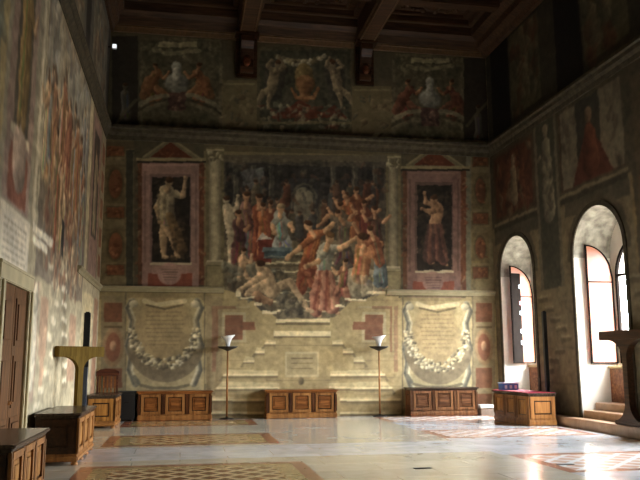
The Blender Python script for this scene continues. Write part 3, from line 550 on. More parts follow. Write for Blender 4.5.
# pilaster + painted niche above the tablet (nearest), as at the far wall
lrect(9.6, H1, 10.1, H2-.3, (178, 160, 112)); lrect(9.9, H1, 12.1, H2-.25, (156, 150, 128)); lrect(10.15, 3.75, 11.85, 8.0, (158, 134, 122)); lrect(10.5, 4.9, 11.5, 7.7, (92, 84, 70)); lrect(10.4, 4.75, 11.6, 4.9, (206, 196, 168)); lrect(10.4, 3.8, 11.6, 4.6, (156, 86, 66)); lcap((11, 4.6), (11, 4.4), .42, .42, (176, 156, 140))
lperson(11.0, 4.95, 2.6, (150, 120, 70), (190, 150, 112), 3)
lrect(8.4, H1, 9.6, H2-.3, (130, 132, 112)); lblotch(8.4, H1, 9.6, H2, [(150, 140, 96), (110, 120, 110), (170, 160, 130)], 80, .2, .5, 1)
lrect(12.15, H1+.02, 12.55, H2-.2, (190, 182, 156)); lrect(12.25, H1+.3, 12.32, H2-.3, (214, 206, 180)); lrect(12.45, H1+.3, 12.5, H2-.3, (140, 130, 104))
# large narrative picture
lrect(12.6, 3.0, 18.4, H2-.35, (128, 116, 100)); lrect(12.7, 5.6, 18.3, H2-.45, (134, 132, 122)); lblotch(12.7, 5.4, 18.2, 8.0, [(176, 172, 158), (132, 128, 116), (160, 146, 120), (140, 142, 144)], 160, .3, .5, 4)
for i in range(6): lrect(12.9+i*.95, 5.8, 13.1+i*.95, H2-.6, (168, 160, 140), .7)
q = random.Random(9)
for i in range(26):
    y = 12.9+(i*1.37) % 5.3; z = 3.5+q.uniform(0, 1.6)*(1 if i % 3 else 1.5); lperson(y, z, q.uniform(1.7, 2.4), q.choice([(160, 104, 72), (150, 88, 62), (170, 150, 116), (120, 128, 128), (186, 172, 140), (150, 118, 84), (110, 96, 84), (176, 132, 96)]), (200, 160, 122), i, .95)
lblotch(12.8, 3.3, 18.2, 5.2, [(180, 150, 112), (120, 90, 70), (200, 176, 140), (150, 90, 66)], 110, .16, .5, 6)
lrect(15.0, 3.55, 15.35, 4.35, (44, 44, 42)); lcap((14.2, 3.7), (14.3, 5.0), .12, .1, (176, 84, 54))
# far niche + end strip
lrect(18.4, H1, 18.9, H2-.2, (186, 174, 140)); lrect(18.9, H1, 21.1, H2-.2, (134, 116, 92)); lrect(19.2, 3.8, 20.9, 8.0, (150, 118, 108)); lrect(19.5, 4.8, 20.6, 7.6, (72, 60, 50)); lperson(20.05, 4.9, 2.4, (150, 134, 104), (176, 140, 108), 8)
for z0 in (4, 4.8, 5.6, 6.4, 7.2): lrect(21.3, z0, 21.9, z0+.55, (142, 82, 50))
# lower left wall : tablet above the door, steps painted below the picture
lrect(10.1, 2.86, 12.02, 3.72, (214, 206, 184)); lrect(10.2, 2.95, 11.92, 3.62, (222, 214, 194))
q = random.Random(4)
for k in range(6):
    y = 10.35
    while y < 11.75: l = q.uniform(.08, .3); lcap((y, 3.52-k*.1), (min(y+l, 11.8), 3.52-k*.1), .012, .012, (120, 108, 84), .8, 0); y += l+.07
lrect(12.15, .0, 12.3, 3.5, (160, 148, 120)); lrect(12.5, 1.0, 13.1, 2.9, (176, 150, 128)); lrect(12.62, 1.15, 12.98, 2.7, (196, 188, 166)); lcap((12.8, 2.7), (12.8, 2.6), .2, .2, (196, 188, 166)); lrect(13.3, 1.7, 14.0, 2.7, (178, 142, 114)); lrect(13.45, 1.2, 13.85, 1.7, (178, 142, 114))
for i, (y, z) in enumerate(((14.05, 3.3), (14.45, 2.98), (14.9, 2.7), (14.6, 2.35), (14.2, 2.05), (14.55, 1.72), (14.15, 1.42), (13.7, 1.12), (13.3, .88))):
    lrect(y-.3, z-.2, y+.3, z-.05, (150, 140, 116), .6); lrect(y-.25, z-.05, y+.3, z+.07, (214, 204, 176), .8)
cl.poly([(33, 222), (54, 240), (52, 248), (33, 231)], (232, 226, 206)); lrect(12.3, 3.46, 13.6, 3.6, (234, 228, 208))
for i in range(8): lrect(15.2+i*.12, 3.3-i*.3, 15.9+i*.12, 3.4-i*.3, (230, 222, 196)); lrect(15.2+i*.12, 3.15-i*.3, 15.9+i*.12, 3.3-i*.3, (140, 126, 98), .7)
lblotch(14.4, 3.0, 17.4, 3.9, [(190, 160, 124), (150, 100, 76), (120, 112, 96), (212, 196, 160)], 70, .14, .6, 16)
lrect(16.6, 1.2, 17.6, 2.6, (178, 134, 108), .8); lrect(18.4, .6, 20.6, 3.3, (196, 182, 142)); lcap((19.5, 2.2), (19.5, 1.9), .8, .8, (172, 156, 116), 1, .1); lblotch(18.7, 1.0, 20.3, 1.7, [(214, 206, 176), (130, 118, 92)], 50, .09, .8, 17); lrect(20.9, .6, 21.8, 3.3, (168, 120, 90))
lrect(6, 3.3, 9.9, 3.6, (180, 170, 140))
# above the cornice
for i in range(3): a = 9+i*4.6; lrect(a, 8.9, a+3, 11.2, (112, 108, 92)); lblotch(a+.2, 9, a+2.8, 11, [(140, 134, 116), (90, 70, 56), (84, 88, 90), (150, 120, 90)], 60, .25, .5, 30+i); lrect(a+3.3, 8.6, a+4.1, 11.5, (50, 46, 40))
def lm(key, label, y, z, parts, group=None):
    e = empty(key, (XL, y, z), 0, label, 'painting', group); return [(n, e, poly) for n, poly in parts]
def r4(y0, z0, y1, z1): return [(y0, z0), (y1, z0), (y1, z1), (y0, z1)]
cl.wobble([[(12.1, 0), (YB, 0), (YB, ZC), (12.1, ZC)], [(6, 3.8), (12.1, 3.8), (12.1, ZC), (6, ZC)]], 1.3, 60, 51, True, .4)
Bl = []
Bl += lm('fresco', 'tall bright painting of many robed figures on the left wall beyond the door', 15.5, 3.2, [('painted_scene', r4(12.6, 3.1, 18.4, H2-.3))])
Bl += lm('painted_niche', 'painted niche with a figure in a yellowish robe high above the wooden door', 11, 3.75, [('painted_surround', r4(9.9, H1+.02, 12.12, H2-.25)), ('painted_figure', r4(10.5, 4.9, 11.5, 7.7))])
Bl += lm('painted_niche', 'narrow painted niche on the left wall next to the far corner', 20, 3.75, [('painted_surround', r4(18.9, H1+.02, 21.1, H2-.25)), ('painted_figure', r4(19.5, 4.8, 20.6, 7.6))])
Bl += lm('inscription_tablet', 'whitish tablet with rows of worn lettering directly above the wooden door', 11, 2.86, [('painted_tablet', r4(10.1, 2.86, 12.02, H1-.02))])
names = {}
for i, (n, e, poly) in enumerate(Bl): names[i+1] = (n, e); cl.region(poly, i+1, raw=True)
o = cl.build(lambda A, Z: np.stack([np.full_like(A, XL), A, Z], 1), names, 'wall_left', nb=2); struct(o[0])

# ================================================================== RIGHT WALL with arched window recesses
WC = [20.5, 16.07, 11.6]; WHW = 1.10; SPR = 4.15; OUT = XR+1.0
RSILL = .58
cr_ = Canvas(9.0, YB, 0, ZC, 34, 42, rw, (132, 122, 98)); cr_.px = 1/44.
def rrect(y0, z0, y1, z1, col, al=1): cr_.poly([(y0, z0), (y1, z0), (y1, z1), (y0, z1)], col, al, raw=True)
def rcap(p, q, r0, r1, col, al=1, sh=.3): cr_.cap(p, q, r0, r1, col, al, sh, .02, raw=True)
def rblotch(y0, z0, y1, z1, cols, n, r, al, seed):
    q = random.Random(seed)
    for _ in range(n):
        y, z = q.uniform(y0, y1), q.uniform(z0, z1); rcap((y, z), (y+q.uniform(-1, 1)*r, z+q.uniform(-1.6, 1.6)*r), r*q.uniform(.4, 1), r*q.uniform(.2, .7), q.choice(cols), al)
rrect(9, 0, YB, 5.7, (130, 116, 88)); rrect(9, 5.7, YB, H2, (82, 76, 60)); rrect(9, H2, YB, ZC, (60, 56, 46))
for i in range(2):
    y0 = (18.95, 14.6)[i]; y1 = (21.9, 17.7)[i]
    rrect(y0, 5.74, y1, 5.85, (132, 122, 94)); rrect(y0, 5.58, y1, 5.72, (70, 64, 50)); rrect(y0+.1, 5.9, y1-.1, 8.0, (84, 66, 50))
rrect(19.2, 6.0, 21.7, 7.9, (96, 54, 38)); rblotch(19.3, 6.0, 21.6, 7.8, [(120, 64, 44), (70, 44, 34), (112, 98, 74)], 70, .18, .6, 40); rcap((20.4, 7.2), (20.4, 6.4), .2, .25, (130, 116, 90)); rcap((20.4, 7.5), (20.4, 7.6), .13, .13, (140, 120, 94))
rrect(17.75, 3.5, 18.9, 8.1, (72, 72, 60)); rcap((18.3, 7.4), (18.3, 5.6), .22, .34, (124, 118, 98)); rcap((18.3, 7.75), (18.3, 7.85), .14, .15, (134, 122, 100)); rblotch(18.0, 5.5, 18.7, 7.2, [(140, 132, 110), (90, 86, 72)], 30, .12, .6, 41); rrect(17.7, 3.5, 17.85, 8.1, (110, 104, 84)); rrect(18.85, 3.5, 19.0, 8.1, (110, 104, 84))
rrect(14.7, 5.95, 15.6, 8.0, (122, 114, 94)); rrect(16.7, 5.95, 17.5, 8.0, (122, 114, 94)); rblotch(14.7, 6, 17.5, 7.9, [(96, 88, 72), (134, 124, 100), (70, 62, 50)], 40, .16, .4, 43); rrect(15.6, 5.95, 16.7, 8.0, (60, 58, 50)); cr_.poly([(15.2, 5.95), (17.0, 5.95), (16.1, 7.5)], (96, 50, 36), 1, raw=True); rcap((16.1, 7.1), (16.1, 6.4), .22, .4, (104, 54, 38)); rcap((16.1, 7.5), (16.1, 7.6), .16, .16, (124, 100, 76))
rrect(13.3, 3.4, 14.5, 8.1, (84, 76, 60)); rrect(13.5, 5.0, 14.3, 7.8, (96, 84, 64)); rrect(13.2, 3.4, 13.35, 8.1, (124, 108, 76)); rrect(14.45, 3.4, 14.55, 5.6, (140, 120, 84))
rrect(9.2, 5.95, 13, 8, (110, 100, 80))
for y0 in (19.0, 14.6): rrect(y0, 5.2, y0+2.9, 5.58, (88, 84, 68))
for (y, z) in ((18.9, 3.3), (18.6, 3.0), (18.3, 2.72), (18.0, 2.45), (17.8, 2.2), (18.15, 1.9), (18.5, 1.65), (18.8, 1.4), (14.7, 3.4), (14.4, 3.1), (14.1, 2.8), (13.8, 2.5), (14.1, 2.2), (14.5, 1.9)): rrect(y-.28, z-.14, y+.28, z-.03, (96, 88, 66), .8); rrect(y-.3, z-.02, y+.24, z+.04, (158, 148, 118), .8)
for z in (1.0, 1.9, 2.8): rrect(17.3, z, 19.3, z+.03, (100, 92, 70), .6)
rrect(13.3, .9, 14.9, 2.6, (150, 138, 108), .5)
for a in (19.8, 15.6, 11.4): rrect(a-1.4, 8.8, a+.5, 11.4, (84, 80, 60)); rblotch(a-1.3, 8.9, a+.4, 11.2, [(110, 100, 76), (84, 48, 34), (60, 60, 50)], 50, .25, .5, int(a)); rrect(a+.6, 8.6, a+1.9, 12, (26, 23, 20))
def arch_in(A, Z, grow=0):
    r = np.zeros(A.shape, bool)
    for c in WC[:3]:
        r |= (np.abs(A-c) < WHW+grow) & (Z < SPR); r |= (np.hypot(A-c, Z-SPR) < WHW+grow) & (Z >= SPR)
    return r
def arch_snap(A, Z):
    A2, Z2 = A.copy(), Z.copy()
    for c in WC[:3]:
        near = np.abs(A-c) < WHW+.2; lo = near & (Z < SPR); hi = near & (Z >= SPR) & (np.hypot(A-c, Z-SPR) < WHW+.2)
        A2[lo] = c+np.sign(A[lo]-c)*WHW; d = np.hypot(A[hi]-c, Z[hi]-SPR); A2[hi] = c+(A[hi]-c)/d*WHW; Z2[hi] = SPR+(Z[hi]-SPR)/d*WHW
    return A2, Z2
# darker painted bands that follow the arches
for c in WC[:3]:
    for k in range(20):
        a, b = math.pi*k/20, math.pi*(k+1)/20; rcap((c+math.cos(a)*1.3, SPR+math.sin(a)*1.3), (c+math.cos(b)*1.3, SPR+math.sin(b)*1.3), .09, .09, (92, 86, 68), 1, 0)
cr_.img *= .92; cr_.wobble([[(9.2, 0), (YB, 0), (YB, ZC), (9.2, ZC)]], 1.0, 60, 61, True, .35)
Br = []
def rm(key, label, y, z, parts, group=None):
    e = empty(key, (XR, y, z), 0, label, 'painting', group); return [(n, e, poly) for n, poly in parts]
Br += rm('fresco', 'dark reddish painted panel above the narrow far window on the right wall', 20.4, 5.9, [('painted_scene', r4(19.15, 5.9, 21.75, 8.0))])
Br += rm('fresco', 'dim painted figure between pale upright slabs above the large window on the right wall', 16.1, 5.9, [('painted_scene', r4(14.65, 5.9, 17.55, 8.05))])
Br += rm('painted_niche', 'tall dim painted niche with a pale standing figure between the two right hand windows', 18.3, 3.5, [('painted_surround', r4(17.72, 3.6, 18.95, 8.1)), ('painted_figure', r4(18.0, 5.3, 18.65, 7.95))])
names = {}
for i, (n, e, poly) in enumerate(Br): names[i+1] = (n, e); cr_.region(poly, i+1, raw=True)
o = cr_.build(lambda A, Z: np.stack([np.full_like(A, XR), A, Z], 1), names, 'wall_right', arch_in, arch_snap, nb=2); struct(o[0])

# ================================================================== shell
def plate(name, pts, m):
    me = bpy.data.meshes.new(name); me.from_pydata(pts, [], [tuple(range(len(pts)))]); me.materials.append(m)
    o = bpy.data.objects.new(name, me); C.objects.link(o); return struct(o)
T = .5
struct(MB().box(XL-T, XL-.02, YF-T, YB+T, -.3, ZC+.3).build('wall_left', M['wall']))
struct(MB().box(XL, XL+.02, YF, 6.0, 0, ZC).build('wall_left', M['wall']))
struct(MB().box(XL-.02, XR+1.5, YB+.02, YB+T, -.3, ZC+.3).build('wall_back', M['wall']))
struct(MB().box(XL-T, XR+1.5, YF-T, YF, -.3, ZC+.3).build('wall_front', M['wall']))
# right wall beyond the painted part, with its arched openings
bm = bmesh.new()
def quad(*p): bm.faces.new([bm.verts.new(x) for x in p])
segs = []; quad((XR, YF, 0), (XR, 9.0, 0), (XR, 9.0, ZC), (XR, YF, ZC))
for a, b, c in segs:
    quad((XR, a, 0), (XR, c-WHW, 0), (XR, c-WHW, ZC), (XR, a, ZC)); quad((XR, c+WHW, 0), (XR, b, 0), (XR, b, ZC), (XR, c+WHW, ZC))
    arc = [(XR, c+WHW*math.cos(t), SPR+WHW*math.sin(t)) for t in np.linspace(0, math.pi, 25)]
    for p, q in zip(arc, arc[1:]): quad(p, (XR, p[1], ZC), (XR, q[1], ZC), q)
me = bpy.data.meshes.new('wall_right'); bm.to_mesh(me); bm.free(); me.materials.append(M['wall']); o = bpy.data.objects.new('wall_right', me); C.objects.link(o); struct(o)
# outer face of the thick wall with the window openings
WW, SILL, WSP = .93, 1.52, 3.62
bm = bmesh.new(); edges = sorted(WC); X = OUT
for x_ in (OUT, OUT+.25):
    bounds = [YF]+[(a+b)/2 for a, b in zip(edges, edges[1:])]+[YB+.02]
    for c, a, b in zip(edges, bounds, bounds[1:]):
        quad((x_, a, -.3), (x_, c-WW, -.3), (x_, c-WW, ZC+.3), (x_, a, ZC+.3)); quad((x_, c+WW, -.3), (x_, b, -.3), (x_, b, ZC+.3), (x_, c+WW, ZC+.3))
        quad((x_, c-WW, -.3), (x_, c+WW, -.3), (x_, c+WW, SILL), (x_, c-WW, SILL))
        arc = [(x_, c+WW*math.cos(t), WSP+WW*math.sin(t)) for t in np.linspace(0, math.pi, 25)]
        for p, q in zip(arc, arc[1:]): quad(p, (x_, p[1], ZC+.3), (x_, q[1], ZC+.3), q)
for c in edges:
    out = [(c-WW, SILL)]+[(c-WW*math.cos(t), WSP+WW*math.sin(t)) for t in np.linspace(0, math.pi, 25)]+[(c+WW, SILL)]
    for p, q in zip(out, out[1:]+out[:1]): quad((OUT, *p), (OUT+.25, *p), (OUT+.25, *q), (OUT, *q))
me = bpy.data.meshes.new('wall_right'); bm.to_mesh(me); bm.free(); me.materials.append(M['plaster']); o = bpy.data.objects.new('wall_right', me); C.objects.link(o); struct(o)
for i, c in enumerate(WC):
    n = 'window_%d' % (i+1)
    bm = bmesh.new(); N_ = 28
    for s in (-1, 1): quad((XR, c+s*WHW, 0), (OUT, c+s*WHW, 0), (OUT, c+s*WHW, SPR), (XR, c+s*WHW, SPR))
    nj = len(bm.faces)
    for k in range(N_):
        a, b = math.pi*k/N_, math.pi*(k+1)/N_
        quad((XR, c+WHW*math.cos(a), SPR+WHW*math.sin(a)), (OUT, c+WHW*math.cos(a), SPR+WHW*math.sin(a)), (OUT, c+WHW*math.cos(b), SPR+WHW*math.sin(b)), (XR, c+WHW*math.cos(b), SPR+WHW*math.sin(b)))
    bm.faces.ensure_lookup_table()
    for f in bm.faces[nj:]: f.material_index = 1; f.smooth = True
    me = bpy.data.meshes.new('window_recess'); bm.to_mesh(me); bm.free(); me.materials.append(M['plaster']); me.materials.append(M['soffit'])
    root = bpy.data.objects.new(n, me); C.objects.link(root); struct(root)
    # window frame: outer rim, centre mullion, cross bar
    f = MB(); rim = [(c-WW, SILL)]+[(c-WW*math.cos(t), WSP+WW*math.sin(t)) for t in np.linspace(0, math.pi, 17)]+[(c+WW, SILL)]
    inn = [(c-WW+.07, SILL+.07)]+[(c-(WW-.07)*math.cos(t), WSP+(WW-.07)*math.sin(t)) for t in np.linspace(0, math.pi, 17)]+[(c+WW-.07, SILL+.07)]
    for k in range(len(rim)):
        k2 = (k+1) % len(rim); f.prism([rim[k], rim[k2], inn[k2], inn[k]], 'x', OUT-.01, OUT+.06)
    f.box(OUT, OUT+.05, c-.035, c+.035, SILL+.05, WSP+WW-.03); f.box(OUT, OUT+.05, c-WW+.04, c+WW-.04, 3.66, 3.72)
    f.build('window_frame', M['leaddk'], root)
    g = MB(); g.prism(inn, 'x', OUT+.02, OUT+.026); g.build('window_pane', M['glass'], root)
    s = MB(); s.box(OUT-.22, OUT-.003, c-WHW+.01, c+WHW-.01, .585, 1.40, .01); 
    for k in range(3): y0 = c-WHW+.1+k*.69; s.box(OUT-.235, OUT-.22, y0, y0+.6, .7, 1.28, .012)
    s.build('window_panelling', M['winwood'], root)
    MB().box(OUT-.27, OUT-.003, c-WHW+.01, c+WHW-.01, 1.402, 1.46, .012).build('window_sill', M['frame'], root)
    # steps cut in the recess
    st = MB(); st.box(XR+.02, OUT, c-WHW+.005, c+WHW-.005, 0, .40, .012); st.build('window_step', M['step'], root)
    st = MB(); st.box(XR+.34, OUT-.001, c-WHW+.005, c+WHW-.005, .402, .58, .012); st.build('window_step', M['step'], root)
    if i < 3:   # opened casement leaf lying near the far side of the recess; its top follows the arch
        y = c+WHW-.10; x0, x1 = XR+(.14, .26, .26)[i], OUT-.03
        lf = empty('casement_leaf', ((x1), y, SILL), 0, ('dark edged casement leaf standing open in the narrow far window recess', 'tall arched casement leaf with peach panes standing open in the large right window', 'casement leaf standing open in the nearer window recess')[i], 'window leaf'); lf.rotation_euler = (0, 0, R((14, 0, 0)[i]))
        W_ = x1-x0; prof = lambda ins: [(x1-x0-ins, ins)]+[((x1-x0-ins)-(W_-2*ins)*t, (2.15-ins)+(.80)*math.sqrt(max(0, 1-(1-t)**2))) for t in np.linspace(0, 1, 12)]+[(ins, ins)]
        A_, B_ = prof(0), prof(.035); f = MB()
        for k in range(len(A_)):
            k2 = (k+1) % len(A_); f.prism([(p[0]-W_, p[1]) for p in (A_[k], A_[k2], B_[k2], B_[k])], 'y', -.02, .02)
        f.box(-W_+.03, -.03, -.015, .015, 2.0, 2.03); f.build('leaf_frame', M['leaddk'], lf)
        g = MB(); g.prism([(p[0]-W_, p[1]) for p in B_], 'y', -.004, .004); g.build('leaf_pane', M['leaf'], lf)
        if i == 0:
            d = MB(); d.box(-W_+.02, -W_+.36, -.03, -.005, .02, 2.72); d.build('leaf_shutter', M['leaddk'], lf)
            for k, (z_, mm) in enumerate(((2.25, 'greyg'), (1.75, 'redg'), (1.45, 'greyg'), (.9, 'greyg'), (.55, 'greyg'))):
                d = MB(); d.box(-W_+.28, -W_+.38, -.045, -.031, z_, z_+.12, .006); d.build('glass_roundel', M[mm], lf)
    # raised stone band around the arch on the room side
    a = MB()
    for k in range(24):
        t0, t1 = math.pi*k/24, math.pi*(k+1)/24
        a.prism([(c+r*math.cos(t), SPR+r*math.sin(t)) for r, t in ((WHW, t0), (WHW+.12, t0), (WHW+.12, t1), (WHW, t1))], 'x', XR-.03, XR)
    for s_ in (-1, 1): a.box(XR-.03, XR, *sorted((c+s_*WHW, c+s_*(WHW+.12))), .24, SPR)
    a.build('window_surround', M['trimdk'], root)
    # daylight comes in here: portal for the sky
    ld = bpy.data.lights.new('window_daylight', 'AREA'); ld.shape = 'RECTANGLE'; ld.size = 3.1; ld.size_y = 1.9; ld.cycles.is_portal = True
    lo = bpy.data.objects.new('window_daylight', ld); C.objects.link(lo); lo.location = (OUT+.28, c, (SILL+WSP+WW)/2); lo.rotation_euler = (0, R(90), 0)
# long step in front of the windows
struct(MB().box(XR-.36, XR-.005, 4, 18.38, 0, .225, .012).build('trim_1', M['step']))

# mouldings (profiles run along the walls)
def run_x(name, m, x0, x1, prof):      # on the far wall; prof = (out, z)
    return struct(MB().prism([(YB-a, z) for a, z in prof], 'x', x0, x1).build(name, m))
def run_y(name, m, xw, sgn, y0, y1, prof):
    return struct(MB().prism([(xw+sgn*a, z) for a, z in prof], 'y', y0, y1).build(name, m))
C1 = [(0, H1-.10), (.03, H1-.10), (.04, H1-.03), (.09, H1), (.09, H1+.05), (0, H1+.07)]
C2 = [(0, H2-.32), (.05, H2-.32), (.07, H2-.2), (.16, H2-.12), (.18, H2-.03), (.26, H2), (.26, H2+.08), (0, H2+.12)]
C3 = [(0, H3-.12), (.08, H3-.12), (.12, H3), (.24, H3+.1), (.26, H3+.3), (.4, H3+.42), (.4, ZC), (0, ZC)]
run_x('trim_2', M['trim'], XL, bk(224, 289)[0], C1); run_x('trim_11', M['trim'], bk(387, 292)[0], XR, C1); run_x('trim_3', M['trimdk'], XL, XR, C2)
run_y('trim_4', M['trim'], XL, 1, 17.4, YB, C1); C2s = [(p*.6, z) for p, z in C2]; run_y('trim_5', M['trimdk'], XL, 1, YF, YB, C2s); run_y('trim_6', M['trimdk'], XR, -1, YF, YB, C2s)
run_x('trim_7', M['ceil_gilt'], XL, XR, [(0, H3-.12), (.08, H3-.12), (.12, H3), (.16, H3+.02), (.16, H3+.06), (0, H3+.06)])
run_x('trim_8', M['ceil'], XL, XR, [(0, H3+.06), (.2, H3+.06), (.3, H3+.3), (.45, H3+.42), (.45, ZC), (0, ZC)])
run_y('trim_9', M['ceil'], XL, 1, YF, YB, C3); run_y('trim_10', M['ceil'], XR, -1, YF, YB, [(a*1.6, z) for a, z in C3])
for k, (x, s) in enumerate(((XL, 1), (XR, -1))):
    pass
# coffered ceiling
struct(MB().box(XL-T, XR+1.5, YF-T, YB+T, ZC, ZC+.3).build('ceiling', M['ceil']))
BX = (1.72, 5.48); CY = [YB-2.5-2.6*k for k in range(10)]
for j, x in enumerate(BX):
    b = MB(); b.box(x-.30, x+.30, YF, YB-.02, H3+.05, ZC-.001, .03); b.box(x-.22, x+.22, YF, YB-.03, H3-.02, H3+.06, .02)
    tag(b.build('ceiling_beam', M['ceil']), ('long carved dark beam running overhead, left of the two', 'long carved dark beam running overhead, right of the two')[j], 'ceiling beam', 'long ceiling beams')
    g = MB()
    for s_ in (-1, 1): g.box(x+s_*.22-.02, x+s_*.22+.02, YF, YB-.05, H3-.045, H3-.02)
    g.build('gilt_edge', M['ceil_gilt'], bpy.data.objects[[o.name for o in C.objects if o.name.startswith('ceiling_beam')][-1]])
xs = [XL+.4]+[x for bx in BX for x in (bx-.3, bx+.3)]+[XR-.64]
for j in range(3):
    x0, x1 = xs[2*j], xs[2*j+1]
    for k, y in enumerate(CY):
        struct(MB().box(x0, x1, y-.2, y+.2, H3+.32, ZC-.001, .03).build('trim_%d' % (20+j*20+k), M['ceil']))
        y1 = (CY[k-1]-.2) if k else YB-.45; y0 = y+.2
        b = MB()
        for d, zz, w in ((.0, .22, .16), (.35, .12, .1), (.62, .05, .08)):   # nested mouldings of the coffer
            X0, X1, Y0, Y1 = x0+d, x1-d, y0+d, y1-d
            b.box(X0, X1, Y0, Y0+w, ZC-zz, ZC-.001, .02); b.box(X0, X1, Y1-w, Y1, ZC-zz, ZC-.001, .02); b.box(X0, X0+w, Y0+w, Y1-w, ZC-zz, ZC-.001, .02); b.box(X1-w, X1, Y0+w, Y1-w, ZC-zz, ZC-.001, .02)
        cx, cy = (x0+x1)/2, (y0+y1)/2
        b.lathe([(.02, ZC-.18), (.12, ZC-.16), (.2, ZC-.08), (.3, ZC-.06), (.34, ZC-.002)], cx, cy, 12)
        for t in range(14):
            a = 2*math.pi*t/14; b.lathe([(.015, ZC-.09), (.07, ZC-.06), (.1, ZC-.002)], cx+math.cos(a)*(x1-x0)*.27, cy+math.sin(a)*.42, 6)
        struct(b.build('trim_%d' % (30+j*20+k), M['ceil']))
# brackets carrying the beams
for j, (x, w) in enumerate(((1.72, .33), (5.48, .30))):
    e = empty('beam_bracket', (x, YB, 10.25), 0, ('carved dark bracket under the left overhead beam on the far wall', 'carved dark bracket under the right overhead beam on the far wall')[j], 'bracket', 'brackets under the ceiling beams')
    b = MB(); b.box(-w, w, -.12, -.002, 0, 1.3, .015); b.build('back_board', M['wood_dark'], e)
    b = MB(); b.prism([(-.12, .12), (-.2, .14), (-.26, .3), (-.22, .55), (-.34, .85), (-.5, 1.05), (-.5, 1.24), (-.12, 1.24)], 'x', -w*.62, w*.62); sc_ = b.build('scroll', M['wood_dark'], e, .02)
    b = MB(); b.lathe([(.02, -.05), (.07, -.03), (.12, .0), (.05, .02)], 0, 0, 10, 1, 1.6); lf_ = b.build('carved_leaf', M['wood_red'], sc_); lf_.location = (0, -.27, .48); lf_.rotation_euler = (R(90), 0, 0)
    b = MB(); b.box(-w-.04, w+.04, -.55, -.002, 1.26, 1.34, .01); b.build('bracket_cap', M['wood_dark'], e)

# floor: slabs, marble bands and inlaid lattice panels
def fl_faces():
    rects = []   # x0,x1,y0,y1,material index ; later ones win
    rects.append((XL, XR, YF, YB, 0))
    for y0, y1 in ((13.0, 14.9), (21.35, YB), (4.0, 5.6)): rects.append((XL, XR, y0, y1, 1))
    rects.append((5.45, XR, 12.5, 21.7, 1)); rects.append((5.55, XR, 5.6, 10.35, 1))
    def panel(x0, x1, y0, y1, l):
        rects.append((x0, x1, y0, y1, 2)); rects.append((x0+.22, x1-.22, y0+.22, y1-.22, 3)); rects.append((x0+.5, x1-.5, y0+.5, y1-.5, l))
    panel(-1.5, 1.95, 15.15, 17.35, 4); panel(-1.5, 1.95, 19.6, 21.5, 4); panel(-1.5, 1.95, 6.6, 12.4, 4); panel(-1.5, 1.95, -3, 3.6, 4)
    def panel2(x0, x1, y0, y1): rects.append((x0, x1, y0, y1, 6)); rects.append((x0+.2, x1-.2, y0+.2, y1-.2, 5))
    panel2(5.55, 9.1, 10.35, 12.5); panel2(5.45, 9.0, 15.35, 17.2); panel2(5.45, 9.0, 19.7, 21.5); panel2(5.55, 9.1, 5.8, 8)
    xs = sorted({r for a in rects for r in a[:2]}); ys = sorted({r for a in rects for r in a[2:4]})
    vs = [(x, y, 0) for y in ys for x in xs]; fs = []; ms = []
    for j in range(len(ys)-1):
        for i in range(len(xs)-1):
            cx, cy = (xs[i]+xs[i+1])/2, (ys[j]+ys[j+1])/2; m = [r[4] for r in rects if r[0] < cx < r[1] and r[2] < cy < r[3]][-1]
            n = len(xs); fs.append((j*n+i, j*n+i+1, (j+1)*n+i+1, (j+1)*n+i)); ms.append(m)
    me = bpy.data.meshes.new('floor'); me.from_pydata(vs, [], fs)
    for k in ('trav', 'marble', 'terra', 'buff', 'latt', 'lattr', 'terrap'): me.materials.append(M[k])
    me.polygons.foreach_set('material_index', ms); o = bpy.data.objects.new('floor', me); C.objects.link(o); struct(o)
fl_faces()
struct(MB().box(XL-T, XR+1.5, YF-T, YB+T, -.3, -.01).build('floor', M['trav']))
for (x, y, l) in ((3.6, 11.2, 'small dark slot in the beige floor left of the bright streaks'), (5.9, 11.15, 'small dark slot in the floor beside the pale inlaid panel')):
    tag(MB().box(x-.13, x+.13, y-.05, y+.05, .0005, .008).build('floor_socket', M['iron']), l, 'floor socket')

# ================================================================== DOOR on the left wall
D0, D1, DH = 10.25, 11.86, 2.66
dr = MB(); 
for a, b in ((D0-.28, D0), (D1, D1+.28)): dr.box(XL, XL+.09, a, b, 0, DH, .012); dr.box(XL+.09, XL+.12, a+.08, b-.08, 0, DH-.002, .008)
dr.box(XL, XL+.09, D0-.28, D1+.28, DH, DH+.24, .012); dr.box(XL, XL+.10, D0-.28, D1+.28, DH+.2, DH+.25, .008)
door = struct(dr.build('door_1', M['frame']))
m_ = (D0+D1)/2
for a, b in ((D0+.01, m_-.005), (m_+.005, D1-.01)):
    l = MB(); l.box(XL+.005, XL+.045, a, b, .01, DH-.01, .004)
    for z0, z1 in ((.15, .85), (.97, 1.7), (1.82, 2.5)):
        l.box(XL+.045, XL+.06, a+.09, b-.09, z0, z1, .012); l.box(XL+.06, XL+.075, a+.17, b-.17, z0+.08, z1-.08, .014)
    lf = l.build('door_leaf', M['door'], door)
    MB().lathe([(.01, 0), (.03, .005), (.03, .02), (.012, .03), (.012, .04)], 0, 0, 12).build('door_knob', M['brass'], lf)
    k = C.objects[-1]; k.rotation_euler = (0, R(90), 0); k.location = (XL+.046, (b-.05) if b < m_ else (a+.05), 1.05)

